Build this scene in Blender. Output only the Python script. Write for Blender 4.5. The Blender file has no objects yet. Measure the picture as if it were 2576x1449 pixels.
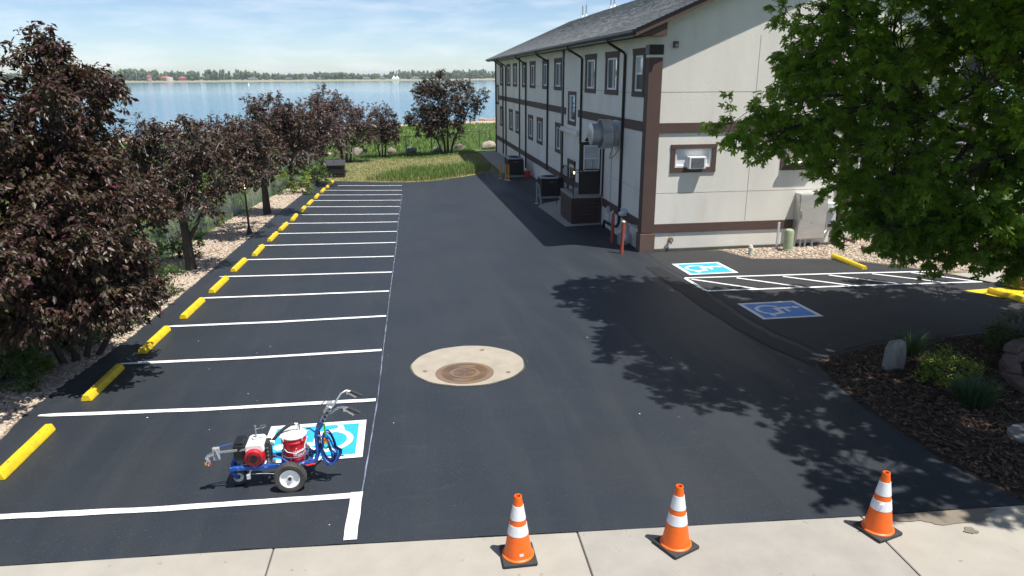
import bpy, bmesh, math, random
import numpy as np
from mathutils import Matrix, Vector

# ------------------------------------------------------------------ camera, sky, sun, exposure
SC = bpy.context.scene
COL = SC.collection
F, CX, CY, HC = 1800.0, 1288.0, 724.5, 4.8
PITCH = math.atan((CY - 193) / F)
ROLL = .004
YAW = math.atan(280 / (F / math.cos(PITCH)))
fw = Vector((math.sin(YAW) * math.cos(PITCH), math.cos(YAW) * math.cos(PITCH), -math.sin(PITCH)))
r0 = Vector((math.cos(YAW), -math.sin(YAW), 0))
u0 = r0.cross(fw)
rt = r0 * math.cos(ROLL) - u0 * math.sin(ROLL)
up = u0 * math.cos(ROLL) + r0 * math.sin(ROLL)
cam_data = bpy.data.cameras.new('camera')
cam = bpy.data.objects.new('camera', cam_data)
COL.objects.link(cam)
m3 = Matrix((rt, up, -fw)).transposed()
cam.matrix_world = Matrix.Translation((0, 0, HC)) @ m3.to_4x4()
cam_data.sensor_width = 36
cam_data.lens = 36 * F / 2576
cam_data.clip_start = .1
cam_data.clip_end = 12000
SC.camera = cam

SUN_DIR = Vector((.32, -.275, 1.0)).normalized()
SUN_EL = math.asin(SUN_DIR.z)
SUN_AZ = math.atan2(SUN_DIR.x, SUN_DIR.y)
world = bpy.data.worlds.new('World')
SC.world = world
world.use_nodes = True
wn, wl = world.node_tree.nodes, world.node_tree.links
wn.clear()
sky = wn.new('ShaderNodeTexSky')
sky.sky_type = 'NISHITA'
sky.sun_disc = False
sky.sun_elevation = SUN_EL
sky.sun_rotation = SUN_AZ
sky.altitude = 1600
sky.air_density = .85
sky.dust_density = 1.0
sky.ozone_density = 2.0
tc = wn.new('ShaderNodeTexCoord')
mp = wn.new('ShaderNodeMapping')
mp.inputs['Scale'].default_value = (3.0, 3.0, 17.0)
wl.new(tc.outputs['Generated'], mp.inputs['Vector'])
nz = wn.new('ShaderNodeTexNoise')
nz.inputs['Scale'].default_value = 3.4
nz.inputs['Detail'].default_value = 7
nz.inputs['Roughness'].default_value = .58
wl.new(mp.outputs[0], nz.inputs['Vector'])
cr = wn.new('ShaderNodeValToRGB')
cr.color_ramp.elements[0].position = .42
cr.color_ramp.elements[0].color = (0, 0, 0, 1)
cr.color_ramp.elements[1].position = .86
cr.color_ramp.elements[1].color = (.45, .45, .45, 1)
wl.new(nz.outputs['Fac'], cr.inputs['Fac'])
mx = wn.new('ShaderNodeMix')
mx.data_type = 'RGBA'
wl.new(cr.outputs['Color'], mx.inputs['Factor'])
wl.new(sky.outputs['Color'], mx.inputs['A'])
mx.inputs['B'].default_value = (8.8, 8.7, 9.0, 1)
bg = wn.new('ShaderNodeBackground')
bg.inputs['Strength'].default_value = .088
wl.new(mx.outputs['Result'], bg.inputs['Color'])
wo = wn.new('ShaderNodeOutputWorld')
wl.new(bg.outputs[0], wo.inputs['Surface'])

sun_data = bpy.data.lights.new('sun', 'SUN')
sun_data.energy = 4.4
sun_data.angle = math.radians(.53)
sun_data.color = (1, .96, .9)
sun = bpy.data.objects.new('sun', sun_data)
COL.objects.link(sun)
sun.rotation_euler = (-SUN_DIR).to_track_quat('-Z', 'Y').to_euler()
sun.location = (10, -10, 60)
vs = SC.view_settings
vs.view_transform = 'Standard'
vs.look = 'None'
vs.exposure = .66
vs.gamma = 1.0
vs.use_curve_mapping = False
SC.cycles.max_bounces = 6
SC.cycles.transparent_max_bounces = 8

R = random.Random(7)
NP = np.random.default_rng(11)

# ------------------------------------------------------------------ materials
def mat(name, col, rough=.6, metal=0., var=None, var_scale=6., var_col=None, bump=None, spec=None, island=None, trans=None,
        speck=None, ior=None, stretch=None, coat=None):
    """procedural material: base colour varied by noise, optional relief, optional colour per loose piece (island)."""
    m = bpy.data.materials.new(name)
    m.use_nodes = True
    n, l = m.node_tree.nodes, m.node_tree.links
    b = n['Principled BSDF']
    out = n['Material Output']
    b.inputs['Base Color'].default_value = (*col, 1)
    b.inputs['Roughness'].default_value = rough
    b.inputs['Metallic'].default_value = metal
    if spec is not None: b.inputs['Specular IOR Level'].default_value = spec
    if ior: b.inputs['IOR'].default_value = ior
    if coat: b.inputs['Coat Weight'].default_value = coat
    t = n.new('ShaderNodeTexCoord')
    src = t.outputs['Object']
    if stretch:
        q = n.new('ShaderNodeMapping'); q.inputs['Scale'].default_value = stretch
        l.new(src, q.inputs['Vector']); src = q.outputs[0]
    cur = None
    if island:
        g = n.new('ShaderNodeNewGeometry')
        r = n.new('ShaderNodeValToRGB')
        cols = [col] + list(island)
        while len(r.color_ramp.elements) < len(cols): r.color_ramp.elements.new(.5)
        for i, c in enumerate(cols):
            r.color_ramp.elements[i].position = i / (len(cols) - 1)
            r.color_ramp.elements[i].color = (*c, 1)
        l.new(g.outputs['Random Per Island'], r.inputs['Fac'])
        cur = r.outputs['Color']
    if var is not None:
        nt = n.new('ShaderNodeTexNoise')
        nt.inputs['Scale'].default_value = var_scale
        nt.inputs['Detail'].default_value = 6
        nt.inputs['Roughness'].default_value = .62
        l.new(src, nt.inputs['Vector'])
        mr = n.new('ShaderNodeMapRange')
        mr.inputs['From Min'].default_value = .32
        mr.inputs['From Max'].default_value = .68
        l.new(nt.outputs['Fac'], mr.inputs['Value'])
        mi = n.new('ShaderNodeMix'); mi.data_type = 'RGBA'
        l.new(mr.outputs[0], mi.inputs['Factor'])
        c2 = var_col or tuple(c * (1 - var) for c in col)
        if cur: l.new(cur, mi.inputs['A'])
        else: mi.inputs['A'].default_value = (*col, 1)
        mi.inputs['B'].default_value = (*c2, 1)
        if cur and not var_col:
            mi.blend_type = 'MULTIPLY'; mi.inputs['B'].default_value = (1 - var, 1 - var, 1 - var, 1)
        cur = mi.outputs['Result']
    if speck:
        sc_, thr, c3 = speck
        vt = n.new('ShaderNodeTexNoise'); vt.inputs['Scale'].default_value = sc_; vt.inputs['Detail'].default_value = 2
        l.new(src, vt.inputs['Vector'])
        mr2 = n.new('ShaderNodeMapRange'); mr2.inputs['From Min'].default_value = thr; mr2.inputs['From Max'].default_value = thr + .06
        l.new(vt.outputs['Fac'], mr2.inputs['Value'])
        mi2 = n.new('ShaderNodeMix'); mi2.data_type = 'RGBA'
        l.new(mr2.outputs[0], mi2.inputs['Factor'])
        if cur: l.new(cur, mi2.inputs['A'])
        else: mi2.inputs['A'].default_value = (*col, 1)
        mi2.inputs['B'].default_value = (*c3, 1)
        cur = mi2.outputs['Result']
    if cur: l.new(cur, b.inputs['Base Color'])
    if bump:
        bs, st = bump[:2]
        bt = n.new('ShaderNodeTexNoise'); bt.inputs['Scale'].default_value = bs; bt.inputs['Detail'].default_value = 5
        l.new(src, bt.inputs['Vector'])
        bn = n.new('ShaderNodeBump'); bn.inputs['Strength'].default_value = st
        bn.inputs['Distance'].default_value = bump[2] if len(bump) > 2 else .02
        l.new(bt.outputs['Fac'], bn.inputs['Height'])
        l.new(bn.outputs[0], b.inputs['Normal'])
    if trans:
        w, tcol = trans
        tr = n.new('ShaderNodeBsdfTranslucent'); tr.inputs['Color'].default_value = (*tcol, 1)
        ms = n.new('ShaderNodeMixShader'); ms.inputs[0].default_value = w
        l.new(b.outputs[0], ms.inputs[1]); l.new(tr.outputs[0], ms.inputs[2]); l.new(ms.outputs[0], out.inputs['Surface'])
    return m

def emit(name, col, s):
    m = bpy.data.materials.new(name); m.use_nodes = True
    b = m.node_tree.nodes['Principled BSDF']
    b.inputs['Base Color'].default_value = (*col, 1)
    b.inputs['Emission Color'].default_value = (*col, 1); b.inputs['Emission Strength'].default_value = s
    return m

def asphalt_mat():
    m = mat('fresh_sealed_asphalt', (.0215, .0275, .0355), .6, var=.25, var_scale=.55, var_col=(.029, .0345, .042), bump=(60, .6, .012), spec=.3,
            speck=(46, .665, (.072, .075, .078)))
    n, l = m.node_tree.nodes, m.node_tree.links
    b = n['Principled BSDF']
    base = b.inputs['Base Color'].links[0].from_socket
    t = n.new('ShaderNodeTexCoord')
    def noise(scale, stretch, detail, lo, hi):
        q = n.new('ShaderNodeMapping'); q.inputs['Scale'].default_value = stretch
        l.new(t.outputs['Object'], q.inputs['Vector'])
        k = n.new('ShaderNodeTexNoise'); k.inputs['Scale'].default_value = scale; k.inputs['Detail'].default_value = detail; k.inputs['Distortion'].default_value = .6
        l.new(q.outputs[0], k.inputs['Vector'])
        r = n.new('ShaderNodeMapRange'); r.inputs['From Min'].default_value = lo; r.inputs['From Max'].default_value = hi
        l.new(k.outputs['Fac'], r.inputs['Value']); return r.outputs[0]
    def over(fac, amount, col, cur):
        mu = n.new('ShaderNodeMath'); mu.operation = 'MULTIPLY'; mu.inputs[1].default_value = amount; l.new(fac, mu.inputs[0])
        mi = n.new('ShaderNodeMix'); mi.data_type = 'RGBA'; l.new(mu.outputs[0], mi.inputs['Factor']); l.new(cur, mi.inputs['A']); mi.inputs['B'].default_value = (*col, 1)
        return mi.outputs['Result']
    squeegee = noise(1.1, (1.7, .16, 1), 7, .46, .68)      # long passes of the squeegee along the lot
    dust = noise(.5, (1, .8, 1), 8, .52, .75)              # dusty, drier patches
    scuff = noise(3.5, (.5, 1.6, 1), 9, .60, .72)
    cur = over(squeegee, .45, (.033, .038, .045), base)
    cur = over(dust, .40, (.040, .041, .042), cur)
    cur = over(scuff, .35, (.045, .047, .050), cur)
    l.new(cur, b.inputs['Base Color'])
    r = n.new('ShaderNodeMapRange'); r.inputs['To Min'].default_value = .52; r.inputs['To Max'].default_value = .66
    l.new(squeegee, r.inputs['Value']); l.new(r.outputs[0], b.inputs['Roughness'])
    return m

M = {}
M['asphalt'] = asphalt_mat()
M['seam'] = mat('seam_asphalt', (.010, .011, .013), .7, var=.3, var_scale=5, bump=(60, .5, .01))
M['asphalt2'] = mat('older_sealed_asphalt', (.018, .019, .021), .75, var=.3, var_scale=1.2, var_col=(.028, .028, .029), bump=(45, .7, .012), speck=(38, .66, (.1, .1, .1)))
M['road'] = mat('road_asphalt', (.06, .06, .06), .9, var=.3, var_scale=2, bump=(60, .4, .01))
M['white_paint'] = mat('white_road_paint', (.82, .82, .82), .5, var=.1, var_scale=14, bump=(90, .25, .004))
M['chalk'] = mat('pale_blue_chalk', (.03, .036, .05), .9, var=.5, var_scale=2.2, var_col=(.24, .28, .38))
M['blue_paint'] = mat('light_blue_road_paint', (.03, .42, .66), .5, var=.12, var_scale=9, bump=(90, .25, .004))
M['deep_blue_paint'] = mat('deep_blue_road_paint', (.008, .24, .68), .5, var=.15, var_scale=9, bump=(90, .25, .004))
M['yellow'] = mat('yellow_kerb_paint', (.86, .62, .012), .5, var=.14, var_scale=7, var_col=(.66, .44, .02), bump=(50, .5, .008), speck=(16, .68, (.30, .23, .09)))
M['concrete'] = mat('pale_concrete', (.36, .335, .285), .9, var=.16, var_scale=1.7, bump=(60, .35, .006), speck=(9, .70, (.24, .215, .18)))
M['concrete_b'] = mat('grey_concrete', (.325, .305, .27), .9, var=.16, var_scale=2.2, bump=(60, .35, .006), speck=(11, .70, (.24, .225, .20)))
M['ring_concrete'] = mat('collar_concrete', (.37, .325, .26), .9, var=.2, var_scale=3, bump=(50, .3, .005))
M['wet'] = mat('damp_concrete', (.215, .18, .135), .75, var=.25, var_scale=4)
M['iron'] = mat('rusty_iron', (.21, .155, .135), .6, .35, var=.4, var_scale=5, var_col=(.27, .17, .085), bump=(80, .3, .004))
M['grass_soil'] = mat('grassy_ground', (.085, .15, .028), .95, var=.5, var_scale=.7, var_col=(.055, .10, .02), bump=(20, .8, .05), speck=(30, .62, (.15, .2, .06)))
M['dry_lawn'] = mat('dry_lawn_ground', (.28, .23, .10), .95, var=.5, var_scale=.8, var_col=(.12, .17, .045), bump=(25, .8, .05), speck=(22, .6, (.40, .31, .17)))
M['meadow'] = mat('meadow_ground', (.10, .19, .035), .95, var=.5, var_scale=.25, var_col=(.13, .20, .05), bump=(4, .8, .2))
M['sand'] = mat('beach_sand', (.50, .39, .29), .95, var=.25, var_scale=.3, bump=(6, .6, .1), speck=(2.5, .6, (.36, .26, .2)))
M['gravel_soil'] = mat('gravel_bed_soil', (.30, .23, .16), .95, var=.5, var_scale=14, bump=(28, .9, .05), speck=(22, .56, (.46, .38, .29)))
M['gravel'] = mat('river_gravel', (.42, .34, .25), .85, island=[(.30, .23, .17), (.55, .47, .37), (.36, .27, .20), (.50, .43, .36)], bump=(60, .3, .005))
M['mulch_soil'] = mat('mulch_ground', (.045, .026, .016), .95, var=.6, var_scale=18, bump=(30, 1., .05), speck=(24, .62, (.09, .055, .032)))
M['mulch'] = mat('mulch_chips', (.045, .026, .016), .9, island=[(.085, .052, .032), (.032, .018, .012), (.16, .105, .062), (.055, .032, .02)])
M['stucco'] = mat('beige_stucco', (.81, .775, .70), .92, var=.13, var_scale=.9, bump=(80, .8, .01), stretch=(1, 1, .25), speck=(1.7, .66, (.70, .65, .555)))
M['groove'] = mat('stucco_joint', (.50, .46, .39), .92)
M['brown'] = mat('brown_trim', (.100, .060, .050), .75, var=.15, var_scale=3, bump=(90, .4, .005))
M['brown_light'] = mat('brown_plinth', (.15, .095, .078), .8, var=.15, var_scale=3, bump=(90, .4, .005))
M['dark_brown'] = mat('dark_brown_metal', (.028, .020, .019), .45, var=.2, var_scale=5)
M['black_metal'] = mat('black_metal', (.012, .012, .014), .4, var=.2, var_scale=8)
M['foundation'] = mat('foundation_concrete', (.10, .095, .085), .95, var=.3, var_scale=4, bump=(30, .5, .01))
M['shingle'] = mat('grey_shingles', (.24, .25, .25), .9, var=.3, var_scale=7, island=[(.31, .32, .315), (.18, .19, .20), (.26, .27, .27), (.35, .355, .345)], bump=(120, .5, .006))
M['vinyl'] = mat('white_vinyl', (.78, .79, .80), .4, var=.05, var_scale=5)
M['glass'] = mat('window_glass', (.10, .12, .14), .03, spec=1.0, var=.35, var_scale=.8, ior=3.0)
M['screen'] = mat('insect_screen', (.028, .033, .042), .5, var=.15, var_scale=40)
M['blind'] = mat('pale_blind_behind_glass', (.55, .57, .6), .12, var=.15, var_scale=4, coat=.6)
M['galv'] = mat('galvanised_steel', (.58, .60, .62), .38, .75, var=.22, var_scale=3.5, bump=(20, .06, .01))
M['steel'] = mat('bright_steel', (.66, .67, .68), .25, .9, var=.15, var_scale=5)
M['cabinet'] = mat('brushed_cabinet_steel', (.66, .65, .62), .42, .7, var=.18, var_scale=1.6, stretch=(1, 1, 4))
M['grey_paint'] = mat('grey_paint', (.32, .34, .35), .5, var=.15, var_scale=5)
M['lt_grey'] = mat('light_grey_plastic', (.55, .58, .60), .5, var=.1, var_scale=5)
M['green_pipe'] = mat('sage_green_pedestal', (.34, .40, .25), .5, var=.15, var_scale=6)
M['teal'] = mat('pale_teal_pipe', (.45, .62, .58), .5, var=.1, var_scale=6)
M['cream'] = mat('cream_cap', (.72, .66, .5), .5)
M['red_post'] = mat('faded_red_paint', (.42, .085, .05), .6, var=.3, var_scale=8)
M['yellow_post'] = mat('amber_post_paint', (.75, .36, .03), .5, var=.15, var_scale=8)
M['plank'] = mat('dark_brown_planks', (.055, .034, .028), .6, var=.3, var_scale=4, bump=(40, .4, .006), stretch=(1, 1, 6))
M['stoop_side'] = mat('brown_stoop_boards', (.075, .046, .038), .7, var=.3, var_scale=5, bump=(40, .4, .006))
M['cone'] = mat('fluorescent_orange', (.95, .15, .010), .45, var=.14, var_scale=8, speck=(22, .69, (.55, .12, .03)))
M['cone_white'] = mat('reflective_white_collar', (.80, .81, .84), .35, var=.12, var_scale=16, bump=(30, .15, .004))
M['rubber'] = mat('black_rubber', (.042, .040, .040), .75, var=.35, var_scale=9, bump=(60, .3, .004))
M['tyre'] = mat('tyre_rubber', (.034, .032, .030), .85, var=.3, var_scale=9, var_col=(.075, .070, .062), bump=(70, .3, .004))
M['blue_frame'] = mat('blue_enamel', (.014, .075, .34), .42, var=.2, var_scale=9, speck=(30, .66, (.45, .5, .55)))
M['hose_blue'] = mat('blue_hose', (.015, .06, .28), .45, var=.1, var_scale=12)
M['red_eng'] = mat('red_engine_paint', (.55, .018, .03), .4, var=.2, var_scale=9)
M['bucket_red'] = mat('red_bucket_plastic', (.62, .01, .03), .32, var=.06, var_scale=6)
M['white_pl'] = mat('white_plastic', (.78, .79, .78), .4, var=.06, var_scale=8)
M['print'] = mat('white_print', (.85, .85, .85), .5)
M['orange_pl'] = mat('orange_plastic', (.9, .3, .02), .5)
M['red_pl'] = mat('red_plastic', (.65, .03, .02), .5)
M['green_cord'] = mat('green_cord', (.05, .3, .03), .6)
M['lid_paint'] = mat('paint_smeared_lid', (.50, .52, .54), .5, var=.6, var_scale=9, var_col=(.85, .85, .83), bump=(25, .5, .01))
M['bark'] = mat('dark_bark', (.075, .060, .050), .95, var=.4, var_scale=14, bump=(25, 1, .02), stretch=(1, 1, .3))
M['bark_pale'] = mat('pale_grey_bark', (.27, .24, .215), .95, var=.4, var_scale=12, bump=(25, 1, .02), stretch=(1, 1, .3))
M['purple_leaf'] = mat('purple_leaves', (.044, .020, .023), .40, island=[(.078, .070, .032), (.030, .013, .016), (.092, .084, .042), (.060, .027, .028), (.066, .056, .030), (.090, .024, .034), (.046, .020, .022)], trans=(.16, (.16, .09, .04)), spec=.35)
M['purple_far'] = mat('dull_purple_leaves', (.075, .042, .042), .5, island=[(.12, .086, .064), (.062, .032, .034), (.105, .076, .056), (.13, .055, .056)], trans=(.15, (.16, .08, .06)))
M['mixed_leaf'] = mat('purple_green_leaves', (.105, .055, .058), .5, island=[(.085, .080, .045), (.135, .064, .072), (.10, .10, .055), (.10, .048, .056)], trans=(.15, (.12, .12, .05)))
M['maple_leaf'] = mat('maple_leaves', (.070, .145, .020), .42, island=[(.12, .20, .024), (.050, .11, .017), (.09, .17, .022), (.17, .26, .028), (.25, .33, .036)], trans=(.5, (.40, .60, .05)), spec=.35)
M['green_leaf'] = mat('green_leaves', (.05, .11, .02), .5, island=[(.08, .15, .025), (.04, .09, .018), (.10, .17, .03)], trans=(.25, (.18, .28, .03)))
M['lime_leaf'] = mat('lime_green_leaves', (.13, .22, .018), .5, island=[(.20, .27, .02), (.10, .18, .018), (.24, .28, .03)], trans=(.25, (.3, .38, .03)))
M['blade'] = mat('grass_blades', (.12, .22, .045), .6, island=[(.17, .28, .055), (.09, .18, .035), (.24, .30, .09)], trans=(.2, (.2, .3, .05)))
M['meadow_blade'] = mat('meadow_blades', (.15, .25, .05), .6, island=[(.19, .29, .065), (.12, .20, .04), (.24, .30, .10)], trans=(.2, (.2, .3, .05)))
M['dry_blade'] = mat('dry_grass_blades', (.28, .24, .10), .7, island=[(.15, .19, .05), (.36, .29, .14), (.11, .17, .035), (.20, .21, .07)])
M['dark_blade'] = mat('dark_ornamental_grass', (.03, .065, .022), .6, island=[(.045, .09, .03), (.02, .05, .018)], trans=(.15, (.1, .18, .05)))
M['rock'] = mat('tan_boulder_stone', (.40, .34, .27), .95, var=.4, var_scale=3, bump=(9, .8, .05), speck=(14, .6, (.26, .23, .2)))
M['rock_grey'] = mat('grey_boulder_stone', (.26, .25, .24), .95, var=.45, var_scale=3, bump=(9, .8, .05))
M['slab_stone'] = mat('standing_stone', (.34, .32, .29), .95, var=.5, var_scale=6, bump=(14, .8, .03), stretch=(1, 1, .4))
M['block'] = mat('red_grey_wall_blocks', (.16, .105, .095), .95, var=.4, var_scale=5, bump=(25, .8, .02))
M['wood'] = mat('weathered_barrel_wood', (.12, .075, .05), .85, var=.45, var_scale=5, bump=(30, .5, .01), stretch=(1, 1, .2))
M['timber'] = mat('grey_landscape_timber', (.20, .18, .15), .9, var=.35, var_scale=4, bump=(25, .6, .01))
M['flower'] = mat('red_petals', (.62, .015, .03), .6, island=[(.75, .03, .05), (.45, .01, .03)], trans=(.2, (.6, .03, .05)))
M['dumpster'] = mat('black_dumpster_paint', (.018, .018, .022), .45, var=.3, var_scale=4, bump=(12, .1, .02))
M['dumpster_lid'] = mat('black_plastic_lid', (.06, .062, .07), .45, var=.2, var_scale=4)
M['far_tree'] = mat('far_tree_leaves', (.060, .10, .032), .9, island=[(.09, .14, .045), (.045, .078, .03), (.07, .11, .042), (.11, .16, .045)], var=.3, var_scale=.25)
M['far_bank'] = mat('far_bank', (.30, .25, .17), .95, var=.4, var_scale=.02, var_col=(.22, .24, .11))
M['far_red'] = mat('red_tile_roof', (.42, .09, .06), .8, var=.1, var_scale=.3)
M['far_wall'] = mat('pale_pink_brick', (.45, .30, .25), .9, var=.1, var_scale=.3)
M['far_wall_pale'] = mat('pale_plaster', (.62, .55, .50), .9)
M['far_grey'] = mat('far_grey_walls', (.32, .34, .36), .9)
M['far_roof'] = mat('far_grey_roof', (.14, .13, .13), .9)
M['canvas'] = mat('white_canvas', (.85, .85, .83), .8)
M['lamp_on'] = emit('lit_lamp_glass', (1, .72, .38), 2.5)
M['lamp_glass'] = mat('clear_lamp_glass', (.35, .36, .36), .1)
M['fence_grey'] = mat('weathered_fence_steel', (.10, .11, .10), .6, .3)
M['lake'] = None

# ------------------------------------------------------------------ mesh builder
def chain(o):
    m = Matrix()
    while o is not None:
        m = o.matrix_basis @ m
        o = o.parent
    return m

class MB:
    def __init__(s): s.v, s.f = [], []
    def add(s, vs_, fs):
        k = len(s.v); s.v += [tuple(p) for p in vs_]; s.f += [tuple(k + i for i in f) for f in fs]; return s
    def box(s, x0, x1, y0, y1, z0, z1):
        return s.add([(x0, y0, z0), (x1, y0, z0), (x1, y1, z0), (x0, y1, z0), (x0, y0, z1), (x1, y0, z1), (x1, y1, z1), (x0, y1, z1)],
                     [(0, 3, 2, 1), (4, 5, 6, 7), (0, 1, 5, 4), (1, 2, 6, 5), (2, 3, 7, 6), (3, 0, 4, 7)])
    def bar(s, p, q, w, h, upv=(0, 0, 1)):
        p, q = Vector(p), Vector(q); d = (q - p).normalized(); u = Vector(upv)
        if abs(d.dot(u)) > .99: u = Vector((1, 0, 0))
        a = d.cross(u).normalized() * w / 2; b = a.cross(d).normalized() * h / 2
        vs_ = [p - a - b, p + a - b, p + a + b, p - a + b, q - a - b, q + a - b, q + a + b, q - a + b]
        return s.add(vs_, [(0, 1, 2, 3), (7, 6, 5, 4), (0, 4, 5, 1), (1, 5, 6, 2), (2, 6, 7, 3), (3, 7, 4, 0)])
    def tube(s, pts, r, n=8, cap=True):
        pts = [Vector(p) for p in pts]; k = len(pts)
        rs = [r] * k if isinstance(r, (int, float)) else list(r)
        t0 = (pts[1] - pts[0]).normalized()
        a = t0.orthogonal().normalized(); rings = []
        for i, p in enumerate(pts):
            t = (pts[min(i + 1, k - 1)] - pts[max(i - 1, 0)]).normalized()
            a = (a - t * a.dot(t)); a = a.normalized() if a.length > 1e-5 else t.orthogonal().normalized()
            b = t.cross(a)
            rings += [p + (a * math.cos(2 * math.pi * j / n) + b * math.sin(2 * math.pi * j / n)) * rs[i] for j in range(n)]
        fs = []
        for i in range(k - 1):
            for j in range(n):
                fs.append((i * n + j, i * n + (j + 1) % n, (i + 1) * n + (j + 1) % n, (i + 1) * n + j))
        if cap: fs += [tuple(range(n - 1, -1, -1)), tuple((k - 1) * n + j for j in range(n))]
        return s.add(rings, fs)
    def lathe(s, prof, c=(0, 0, 0), axis=(0, 0, 1), n=24, cap=True):
        """prof: (radius, height along axis) pairs"""
        c = Vector(c); ax = Vector(axis).normalized(); a = ax.orthogonal().normalized(); b = ax.cross(a)
        vs_ = [c + ax * h + (a * math.cos(2 * math.pi * j / n) + b * math.sin(2 * math.pi * j / n)) * r for r, h in prof for j in range(n)]
        fs = [(i * n + j, i * n + (j + 1) % n, (i + 1) * n + (j + 1) % n, (i + 1) * n + j) for i in range(len(prof) - 1) for j in range(n)]
        if cap: fs += [tuple(range(n - 1, -1, -1)), tuple((len(prof) - 1) * n + j for j in range(n))]
        return s.add(vs_, fs)
    def prism(s, poly, fn, w0, w1):
        """poly (u,v) swept from w0 to w1, fn(u,v,w) gives the point"""
        k = len(poly)
        vs_ = [fn(u, v, w0) for u, v in poly] + [fn(u, v, w1) for u, v in poly]
        return s.add(vs_, [tuple(range(k - 1, -1, -1)), tuple(range(k, 2 * k))] + [(i, (i + 1) % k, k + (i + 1) % k, k + i) for i in range(k)])
    def build(s, name, m, parent=None, local=False, bevel=0, smooth=True, kind=None, label=None, seg=2):
        me = bpy.data.meshes.new(name)
        vs_ = s.v
        if parent is not None and not local:
            inv = chain(parent).inverted(); vs_ = [tuple(inv @ Vector(p)) for p in s.v]
        me.from_pydata(vs_, [], s.f)
        bm = bmesh.new(); bm.from_mesh(me)
        bmesh.ops.recalc_face_normals(bm, faces=bm.faces)
        if bevel: bmesh.ops.bevel(bm, geom=list(bm.edges), offset=bevel, segments=seg, affect='EDGES', profile=.5, clamp_overlap=True)
        bm.to_mesh(me); bm.free()
        me.materials.append(m if not isinstance(m, str) else M[m])
        if smooth:
            me.polygons.foreach_set('use_smooth', [True] * len(me.polygons)); me.set_sharp_from_angle(angle=math.radians(18 if bevel else 35))
        return link(name, me, parent, kind, label)

def link(name, me, parent=None, kind=None, label=None):
    o = bpy.data.objects.new(name, me); COL.objects.link(o)
    if parent is not None: o.parent = parent
    if kind: o['kind'] = kind
    if label: o['label'] = label
    return o

def np_mesh(name, V, Fa, m, parent=None, smooth=False, kind=None, label=None):
    """mesh from numpy arrays (V n x 3, Fa m x k), local to parent's place"""
    V = np.asarray(V, np.float64); Fa = np.asarray(Fa, np.int32)
    if parent is not None:
        inv = np.array(chain(parent).inverted()); V = V @ inv[:3, :3].T + inv[:3, 3]
    me = bpy.data.meshes.new(name); k = Fa.shape[1]
    me.vertices.add(len(V)); me.vertices.foreach_set('co', V.astype(np.float32).ravel())
    me.loops.add(Fa.size); me.loops.foreach_set('vertex_index', Fa.ravel())
    me.polygons.add(len(Fa)); me.polygons.foreach_set('loop_start', np.arange(len(Fa), dtype=np.int32) * k)
    if smooth: me.polygons.foreach_set('use_smooth', np.ones(len(Fa), bool))
    me.update(calc_edges=True); me.validate()
    me.materials.append(M[m] if isinstance(m, str) else m)
    return link(name, me, parent, kind, label)

def thing(name, label, cat, loc=(0, 0, 0), rz=0, group=None):
    o = bpy.data.objects.new(name, None); COL.objects.link(o); o.empty_display_size = .2
    o.location = loc; o.rotation_euler = (0, 0, rz); o['label'] = label; o['category'] = cat
    if group: o['group'] = group
    return o

def tag(o, label, cat, group=None):
    o['label'] = label; o['category'] = cat
    if group: o['group'] = group
    return o

def dup(root, loc, rz=0, label=None, group=None):
    def rec(o, par):
        c = o.copy(); COL.objects.link(c)
        if par is not None: c.parent = par
        for ch in list(o.children): rec(ch, c)
        return c
    r = rec(root, None); r.location = loc; r.rotation_euler = (0, 0, rz)
    if label: r['label'] = label
    if group: r['group'] = group
    return r

# ------------------------------------------------------------------ terrain
def sm(t):
    t = np.clip(t, 0, 1); return t * t * (3 - 2 * t)
LY, LZ = [-1e3, 7, 42, 62], [0, 0, -1.15, -1.25]
RY, RZ = [-1e3, 7, 20.8, 54, 62], [0, 0, -.4, -.7, -1.1]
SX, SY = [-400, -60, -38, -33, -28, 2, 16, 60, 400], [66, 74, 85, 97, 112, 120, 124, 130, 150]
WATER = -2.4
def zg(x, y):
    x = np.asarray(x, float); y = np.asarray(y, float)
    s = sm((x - .5) / 6.5)
    yl = np.minimum(y, 62)
    z = np.interp(yl, LY, LZ) * (1 - s) + np.interp(yl, RY, RZ) * s
    q = np.clip((y - 62) / (np.interp(x, SX, SY) - 62), 0, 3)
    return z + np.where(y > 62, np.interp(q, [0, .85, 1, 1.15, 3], [0, -.82, -1.2, -2.2, -6]), 0)
def Z(x, y): return float(zg(x, y))

def ground_sheet():
    xs = np.unique(np.concatenate([[-400, -250, -160, -110, -80], np.arange(-60, -10, 2.), np.arange(-10, 18, .5), np.arange(18, 60, 3.), [80, 130, 250, 400]]))
    ys = np.unique(np.concatenate([[-300, -150, -80, -40, -20, -8], np.arange(-4, 66, .5), np.arange(66, 150, 3.), [170, 200]]))
    X, Y = np.meshgrid(xs, ys); V = np.stack([X.ravel(), Y.ravel(), zg(X, Y).ravel()], 1)
    nx = len(xs); i, j = np.meshgrid(np.arange(nx - 1), np.arange(len(ys) - 1)); a = (j * nx + i).ravel()
    return np_mesh('ground', V, np.stack([a, a + 1, a + nx + 1, a + nx], 1), 'grass_soil', smooth=True, kind='structure')

def inpoly(P, poly):
    x, y = P[:, 0], P[:, 1]; c = np.zeros(len(P), bool); n = len(poly)
    for i in range(n):
        x1, y1 = poly[i]; x2, y2 = poly[(i + 1) % n]
        if y1 == y2: continue
        c ^= ((y1 > y) != (y2 > y)) & (x < (x2 - x1) * (y - y1) / (y2 - y1) + x1)
    return c

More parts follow.
